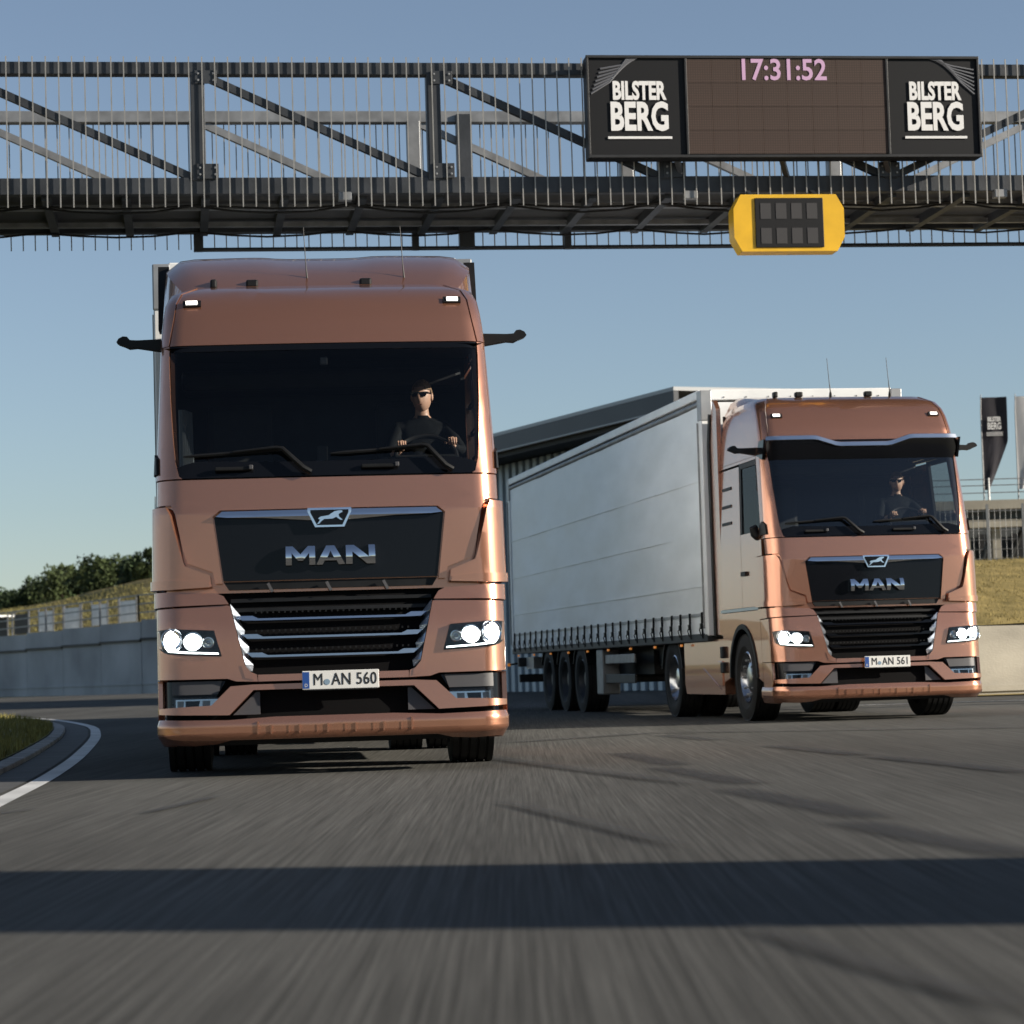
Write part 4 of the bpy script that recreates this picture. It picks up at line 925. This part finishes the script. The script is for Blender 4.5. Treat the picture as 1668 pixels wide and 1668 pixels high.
# ------------------------------------------------------------------ pit building behind the trailers
M['roof_dark'] = vary(mat('roof_fascia', (.036,.040,.047), .5, .3), .5, .15); M['soffit'] = mat('soffit', (.02,.019,.018), .7)
M['clad'] = vary(mat('wall_cladding', (.36,.42,.46), .5, .2), .6, .1); M['edge_trim'] = mat('roof_trim', (.25,.26,.27), .45, .4)
PB = empty('pit_building', (8.0,64.6,0), R(23), 'low pit building with dark overhanging roof behind the silver trailer', 'building')
# local: y along the building (away from the camera), x to the right
MB().box((-1.9,17.2,7.76),(4.2,34,.10)).build('roof_sheet','edge_trim',PB); MB().box((-3.93,17.2,7.48),(.14,34,.44)).build('fascia','roof_dark',PB)
MB().box((-3.75,17.2,7.16),(.10,33.8,.16)).build('gutter_beam','soffit',PB); MB().box((-3.99,17.2,7.24),(.06,34,.04)).build('fascia_trim','edge_trim',PB)
MB().box((-1.8,17.2,7.16),(3.9,33.6,.08)).build('soffit','soffit',PB)
MB().box((-1.2,17.2,3.55),(2.6,33,7.1)).build('wall','clad',PB)
p0 = None
for k in range(60):
    y = 1.0+.54*k
    if p0 is None: p0 = MB().box((0,0,3.54),(.10,.27,7.08)).build('cladding_rib','clad',PB); o = p0
    else: o = p0.copy(); COL.objects.link(o)
    o.location = (-2.62,y,0)

# ------------------------------------------------------------------ left background: wall, railing, hill, trees
def wall_line(P, h, seg, thick, name, m, label, z0=-.05, hvar=None):
    W_ = empty(name, label=label, cat='wall')
    for (a,b) in zip(P,P[1:]):
        a, b = Vector(a), Vector(b); n = max(1,round((b-a).length/seg))
        for k in range(n):
            p, q = a.lerp(b,k/n), a.lerp(b,(k+1)/n); d = q-p; hh = h if hvar is None else hvar((p.x+q.x)/2)
            MB().box(((p.x+q.x)/2,(p.y+q.y)/2,z0+hh/2),(d.length-.03,thick,hh),rz=math.atan2(d.y,d.x)).build('panel',m,W_)
            if hh > 2: MB().box(((p.x+q.x)/2,(p.y+q.y)/2,z0+hh*.74),(d.length-.01,thick+.24,.13),rz=math.atan2(d.y,d.x)).build('ledge','dark_metal',W_)  # ledge coloured dark to paint in its shadow line
            MB().box(((p.x+q.x)/2,(p.y+q.y)/2,z0+hh*.14),(d.length-.01,thick+.10,.10),rz=math.atan2(d.y,d.x)).build('plinth_course',m,W_)
    return W_
wall_line([(-62,186),(-42,170),(-21,140),(-12,132)], 3.3, 5.0, .4, 'concrete_wall', 'concrete', 'long grey concrete wall beyond the left bend', hvar=lambda x: 2.9+.030*(x+62))
def terrain(name, xs, ys, zf, m):
    bm = bmesh.new(); G = [[bm.verts.new((x,y,zf(x,y))) for y in ys] for x in xs]
    for i in range(len(xs)-1):
        for j in range(len(ys)-1): bm.faces.new((G[i][j],G[i+1][j],G[i+1][j+1],G[i][j+1]))
    return tag(finish(bm, name, m, None, 60), kind='structure')
def wy(x): return lerp_tab([(-140,240),(-62,186),(-42,170),(-21,140),(-12,132),(20,118)], x)
def hillz(x, t): 
    top = lerp_tab([(-140,4.4),(-50,5.6),(-38,6.6),(-26,7.6),(-12,8.0),(40,8)], x)
    return 2.6+(top-2.6)*(min(1,t/34)**.8) + .5*mnoise.noise(Vector((x*.08,t*.09,0))) + .18*mnoise.noise(Vector((x*.5,t*.5,3)))
bm = bmesh.new(); xs = [-140+2.5*i for i in range(65)]; ts = [1+1.5*j for j in range(24)]+[40,60,90,140]
G = [[bm.verts.new((x-t*.12, wy(x)+t, hillz(x,t))) for t in ts] for x in xs]
for i in range(len(xs)-1):
    for j in range(len(ts)-1): bm.faces.new((G[i][j],G[i+1][j],G[i+1][j+1],G[i][j+1]))
tag(finish(bm, 'hillside', 'grass_bank', None, 60), kind='structure')
sp = []
for _ in range(26000):
    x = random.uniform(-62,-14); t = random.uniform(1.5,32); sp.append((x-t*.12, wy(x)+t, hillz(x,t)-.03))
M['tall_blade'] = vary(mat('tall_grass', (.15,.135,.05), .85, 0, .2), 1.2, .5)
tag(blades('tall_grass', sp, .22, .05, 'tall_blade'), 'rough dry grass on the hillside behind the concrete wall', 'grass')
# light ledge and railings on the wall
lg = MB()
for (a,b) in zip([(-58,186.5),(-42,172.5),(-33,160)],[(-42,172.5),(-33,160)]):
    d = Vector(b)-Vector(a); lg.box(((a[0]+b[0])/2,(a[1]+b[1])/2,3.75),(d.length,.5,.85),rz=math.atan2(d.y,d.x))
tag(lg.build('parapet','concrete_warm'),'sunlit beige parapet above the grey wall at far left','wall')
RL = empty('railing', label='thin grey railing along the top of the concrete wall', cat='railing')
rp = [(-46,175.5),(-36,162),(-21.4,140.8),(-13,133)]
def wtop(x): return -.05+2.9+.030*(x+62)
for (a,b) in zip(rp,rp[1:]):
    a,b = Vector(a),Vector(b); n = max(1,round((b-a).length/2.6)); za, zb_ = wtop(a.x), wtop(b.x)
    for k in range(n+1):
        p = a.lerp(b,k/n); z = za+(zb_-za)*k/n; MB().box((p.x,p.y,z+.75),(.10,.10,1.5)).build('post','mid_metal',RL)
    for h in (.5,1.0,1.5): MB().bar((a.x,a.y,za+h),(b.x,b.y,zb_+h),.07).build('rail','mid_metal',RL)
M['banner'] = vary(mat('banner_white', (.62,.64,.64), .6), 2, .12)
fb = empty('barrier_fence', label='white and grey barrier panels standing behind the railing', cat='fence')
for k, (x, m_) in enumerate(((-33.2,'dark_metal'),(-31.3,'dark_metal'),(-29.2,'banner'),(-27.0,'banner'),(-24.8,'banner'),(-22.6,'banner'))):
    y = wy(x)+2.4; MB().box((x,y,wtop(x)+.75),(2.0,.08,1.25),rz=-.95).build('panel',m_,fb)
    for s_ in (-1,1): MB().box((x+s_*.62,y-s_*.86,wtop(x)+.75),(.08,.08,1.6)).build('post','mid_metal',fb)
fr = MB(); fr.box((-34.6,wy(-34.6)+2.2,wtop(-34)+1.45),(5.5,1.6,.12),rz=-.95); tag(fr.build('stair_roof','banner'),'small white flat roof beside the barrier panels','roof')
lt = empty('floodlight_mast', (-20.2,141.5,0), 0, 'slim lattice mast standing by the railing left of the nearest truck','mast')
for dx, dy in ((-.3,-.3),(.3,-.3),(0,.3)): MB().bar((dx,dy,3.5),(dx*.6,dy*.6,11.2),.08).build('leg','mid_metal',lt)
for k in range(8): MB().bar((-.28,-.28,4+.9*k),(.28,-.28,4.7+.9*k),.05).build('brace','mid_metal',lt)
MB().bar((0,0,7.6),(2.6,-.5,4.4),.10).build('stay','mid_metal',lt)
# trees
def leafmat(name, c):
    m = mat(name, c, .75, 0, .25); N, L, b = nodes(m)
    b.inputs['Subsurface Weight'].default_value = 0
    g = N.new('ShaderNodeNewGeometry'); r = N.new('ShaderNodeMapRange'); r.inputs[3].default_value = .55; r.inputs[4].default_value = 1.5
    v = N.new('ShaderNodeVectorMath'); v.operation = 'SCALE'; v.inputs[0].default_value = c
    L.new(g.outputs['Random Per Island'], r.inputs[0]); L.new(r.outputs[0], v.inputs['Scale']); L.new(v.outputs[0], b.inputs['Base Color']); return m
M['leaf_a'] = leafmat('leaf_dark', (.028,.045,.018)); M['leaf_b'] = leafmat('leaf_mid', (.045,.062,.022)); M['leaf_dry'] = leafmat('leaf_dry', (.20,.13,.05))
M['bark'] = vary(mat('bark', (.06,.045,.033), .9), 6, .4)
def tree(x, y, z, h, w, leaf, label, n=2200, size=.22, group='trees along the hilltop'):
    t = empty('tree', (x,y,z), random.uniform(0,6), label, 'tree', group)
    tr = MB(); tr.tube([(0,0,-.4),(.03*h*.3,0,h*.3),(.0,.03*h,h*.62),(.02,.02,h*.9)],[.035*h,.026*h,.016*h,.005*h],8)
    lumps = []
    for k in range(16):
        a = random.uniform(0,2*pi); f = random.uniform(.22,.95); rr = w*.5*(1-abs(f-.45)*.95)*random.uniform(.5,1)
        c_ = Vector((cos(a)*rr, sin(a)*rr, h*f)); lumps.append((c_, w*random.uniform(.16,.30)*(1.15-f*.5)))
        tr.tube([(0,0,h*f*.6),c_*.6+Vector((0,0,h*f*.32)),c_],[.012*h,.008*h,.003*h],5)
    tr.build('trunk','bark',t,50)
    lumps.append((Vector((0,0,h*.95)), w*.14)); verts, faces = [], []
    for _ in range(n):
        c_, r_ = random.choice(lumps); d = Vector((random.gauss(0,1),random.gauss(0,1),random.gauss(0,1))).normalized()*r_*random.uniform(.35,1.12)
        d.z *= 1.25; p = c_+d; s_ = size*random.uniform(.5,1.4)
        u = Vector((random.gauss(0,1),random.gauss(0,1),random.gauss(0,1))).normalized(); v = u.orthogonal().normalized(); k = len(verts)
        verts += [p-u*s_*.6, p+v*s_*.32, p+u*s_*.7, p-v*s_*.32]; faces.append((k,k+1,k+2,k+3))
    me = bpy.data.meshes.new('crown'); me.from_pydata([tuple(v) for v in verts],[],faces); link('crown',me,leaf,t); return t
tl = ['bushy dark tree at the far left end of the hilltop row','low dark tree second from the left on the hilltop','broad dark tree third from the left on the hilltop','taller bushy tree fourth from the left on the hilltop','pointed narrow tree in the middle of the hilltop row','broad bright green tree right of the pointed one on the hilltop','bushy tree third from the truck end of the hilltop row','tall tree second from the truck on the hilltop','slender tree closest to the nearest truck on the hilltop']
for k, (px_, h, w, lf) in enumerate(((6,2.3,4.2,'leaf_a'),(34,2.0,4.2,'leaf_a'),(64,2.7,4.4,'leaf_a'),(96,3.3,4.4,'leaf_b'),(131,3.3,2.2,'leaf_a'),(160,3.1,4.8,'leaf_b'),(190,2.8,4.2,'leaf_b'),(222,2.9,2.8,'leaf_a'),(244,3.0,2.4,'leaf_b'))):
    D = 222-.14*px_; x = (px_-834)/4030*D; t_ = D-wy(x); tree(x, D, hillz(x+max(0,t_)*.12, max(1,t_))-.2, h, w, lf, tl[k], 3200, .26)

# ------------------------------------------------------------------ right background: low wall, bank, viewing stand, fence, flags
wall_line([(5.2,41.0),(12.6,43.4),(24,47)], 1.22, 2.6, .3, 'low_wall', 'concrete_warm', 'low beige concrete wall right of the visor truck')
bm = bmesh.new(); xs = [3+1.0*i for i in range(36)]; ts = [.2+.6*j for j in range(22)]+[15,20,30]
def bwy(x): return 41.0+(x-5.2)*.32
def bankz(x,t): return 1.15+1.55*min(1,t/10)**.9+.06*mnoise.noise(Vector((x*.6,t*.6,0)))
G = [[bm.verts.new((x+t*.2, bwy(x)+t, bankz(x,t))) for t in ts] for x in xs]
for i in range(len(xs)-1):
    for j in range(len(ts)-1): bm.faces.new((G[i][j],G[i+1][j],G[i+1][j+1],G[i][j+1]))
tag(finish(bm,'grass_bank','grass_bank',None,60),kind='structure')
sp = []
for _ in range(16000):
    x = random.uniform(6,15); t = random.uniform(.25,11); sp.append((x+t*.2,bwy(x)+t,bankz(x,t)-.01))
M['bank_blade'] = vary(mat('bank_blade', (.24,.19,.07), .85, 0, .2), 1.2, .4)
tag(blades('bank_grass', sp, .05, .015, 'bank_blade'),'short yellow grass on the bank above the low wall','grass')
ribbon('edge_line', [Vector((4.6,36.2)),Vector((10,36.4)),Vector((16,36.8)),Vector((26,37.6))], normals([Vector((4.6,36.2)),Vector((10,36.4)),Vector((16,36.8)),Vector((26,37.6))]), -.09,.09,.005,'line')
ribbon('grass_strip', [Vector((4.6,40.2)),Vector((12,42.5)),Vector((26,47))], normals([Vector((4.6,40.2)),Vector((12,42.5)),Vector((26,47))]), -.5,.9,.02,'grass_bank')
VS = empty('viewing_stand', (0,0,0), 0, 'concrete viewing platform on columns behind the bank at right edge','platform')
M['stand_dark'] = vary(mat('stand_interior', (.05,.055,.055), .7), .6, .3)
for nm, c_, d_, m_ in (('deck_edge',(15.5,60,4.32),(12,.4,.22),'concrete_warm'),('deck_soffit',(15.5,61.5,4.08),(12,2.6,.18),'stand_dark'),('lower_beam',(15.5,60,3.86),(12,.35,.18),'concrete_warm'),('back_wall',(15.5,64,3.0),(12,.2,3.2),'stand_dark'),('floor',(15.5,62,2.55),(12,4,.2),'concrete')):
    MB().box(c_,d_).build(nm,m_,VS)
for x in (11.0,11.75,12.55,13.6,15,16.5): MB().box((x,60.1,3.3),(.20,.2,1.1)).build('column','concrete_warm',VS)
for x in (11.3,12.0,12.9): MB().bar((x,60.6,2.7),(x+.8,61.8,3.9),.10).build('strut','mid_metal',VS)
for x in (11.4,12.25,13.1): MB().box((x,63.8,3.1),(.5,.1,1.4)).build('locker','dark_metal',VS)
FN = empty('wire_fence', (0,0,0), 0, 'thin wire safety fence on top of the viewing platform','fence')
for z in (4.62,4.80,4.95): MB().tube([(9.5,60,z),(21,60,z)],.012,5).build('wire','mid_metal',FN)
for k in range(8): MB().tube([(10.2+1.4*k,60,4.4),(10.2+1.4*k,60,4.98)],.03,6).build('post','mid_metal',FN)
FB = empty('mesh_fence', (0,0,0), 0, 'tall grey mesh fence standing on the grass bank','fence')
for k in range(5): MB().box((10.0+.75*k,52,2.9),(.05,.05,1.9)).build('post','mid_metal',FB)
for k in range(9): MB().tube([(9.0,52,2.1+.2*k),(16,52,2.1+.2*k)],.007,4).build('wire','mid_metal',FB)
for k in range(60): MB().tube([(9.0+.115*k,52,2.1),(9.0+.115*k,52,3.75)],.005,4).build('wire','mid_metal',FB)
MB().box((9.6,50,1.97),(2.4,.05,.05)).build('base_rail','mid_metal',FB)
M['flag'] = vary(mat('flag_cloth', (.035,.033,.045), .7), 2, .2); M['flag_pale'] = mat('flag_pale', (.55,.55,.56), .7)
def flag(x, y, z, label, m, lit):
    F = empty('beach_flag', (x,y,z), 0, label, 'flag')
    MB().tube([(0,0,0),(0,0,2.2),(.02,0,2.62)],[.02,.015,.01],8).build('pole','mid_metal',F,40)
    bm = bmesh.new(); rows = []
    for j in range(25):
        f = j/24; zz = .28+2.27*f; w = .64*min(1,(.16+f*1.6))**.85
        rows.append([bm.verts.new((w*i/8, .035*sin(i*.9+f*4)*(i/8), zz)) for i in range(9)])
    for a,b in zip(rows,rows[1:]):
        for i in range(8): bm.faces.new((a[i],a[i+1],b[i+1],b[i]))
    bmesh.ops.solidify(bm, geom=bm.faces[:], thickness=.006); c_ = finish(bm,'cloth',m,F,60)
    if lit:
        for k, (s_, w, zz) in enumerate((('BILSTER',.15,2.0),('BERG',.23,1.83))):
            t = text_obj('lettering',s_,w,'sign_white',F,.002,'CENTER',.62,.006); t.location = (.31,-.055,zz)
        for k in range(3): MB().box((.31,-.055,1.68-.035*k),(.40,.004,.014)).build('lettering_line','sign_white',F)
flag(11.52,60.2,4.42,'dark purple beach flag with white lettering on the platform','flag',True)
flag(12.36,60.2,4.42,'pale beach flag cut off by the right edge of the photo','flag_pale',False)
tree(14.2,78,2.2,2.6,2.4,'leaf_dry','small brown bush beyond the platform at the right edge',1200,.14,None) if False else None
bt = tree(15.35,78,2.4,2.8,2.2,'leaf_dry','small brown bush beyond the platform at the right edge',1500,.14)
bt['group'] = 'bushes'

# ------------------------------------------------------------------ stacked cabins added unseen at the right to throw the broad shadow band
M['cabin'] = vary(mat('added_cabin_steel', (.28,.29,.30), .5, .3), 1.5, .15)
tn = math.tan(SUN_AZ-R(90))
for z, lab in ((0,'lower grey cabin added out of view to cast the foreground shadow band'),(2.62,'upper grey cabin added out of view to cast the foreground shadow band')):
    K = empty('added_shadow_cabin', (8.6, 6.45-tn*8.6, z), -(SUN_AZ-R(90)), lab, 'cabin', 'added shadow cabins')
    MB().box((3.0,1.01,1.30),(6.0,2.02,2.56),bev=.03).build('body','cabin',K)
    for x in (.06,5.94):
        for y in (.06,1.96): MB().box((x,y,1.30),(.16,.16,2.60),bev=.01).build('corner_post','dark_metal',K)
    for k in range(3): 
        w_ = MB().box((1.2+1.8*k,-.01,1.55),(.9,.05,.8),bev=.01).build('window','black_gloss',K)
    MB().box((5.2,-.01,1.05),(.8,.05,1.95),bev=.01).build('door','dark_metal',K)
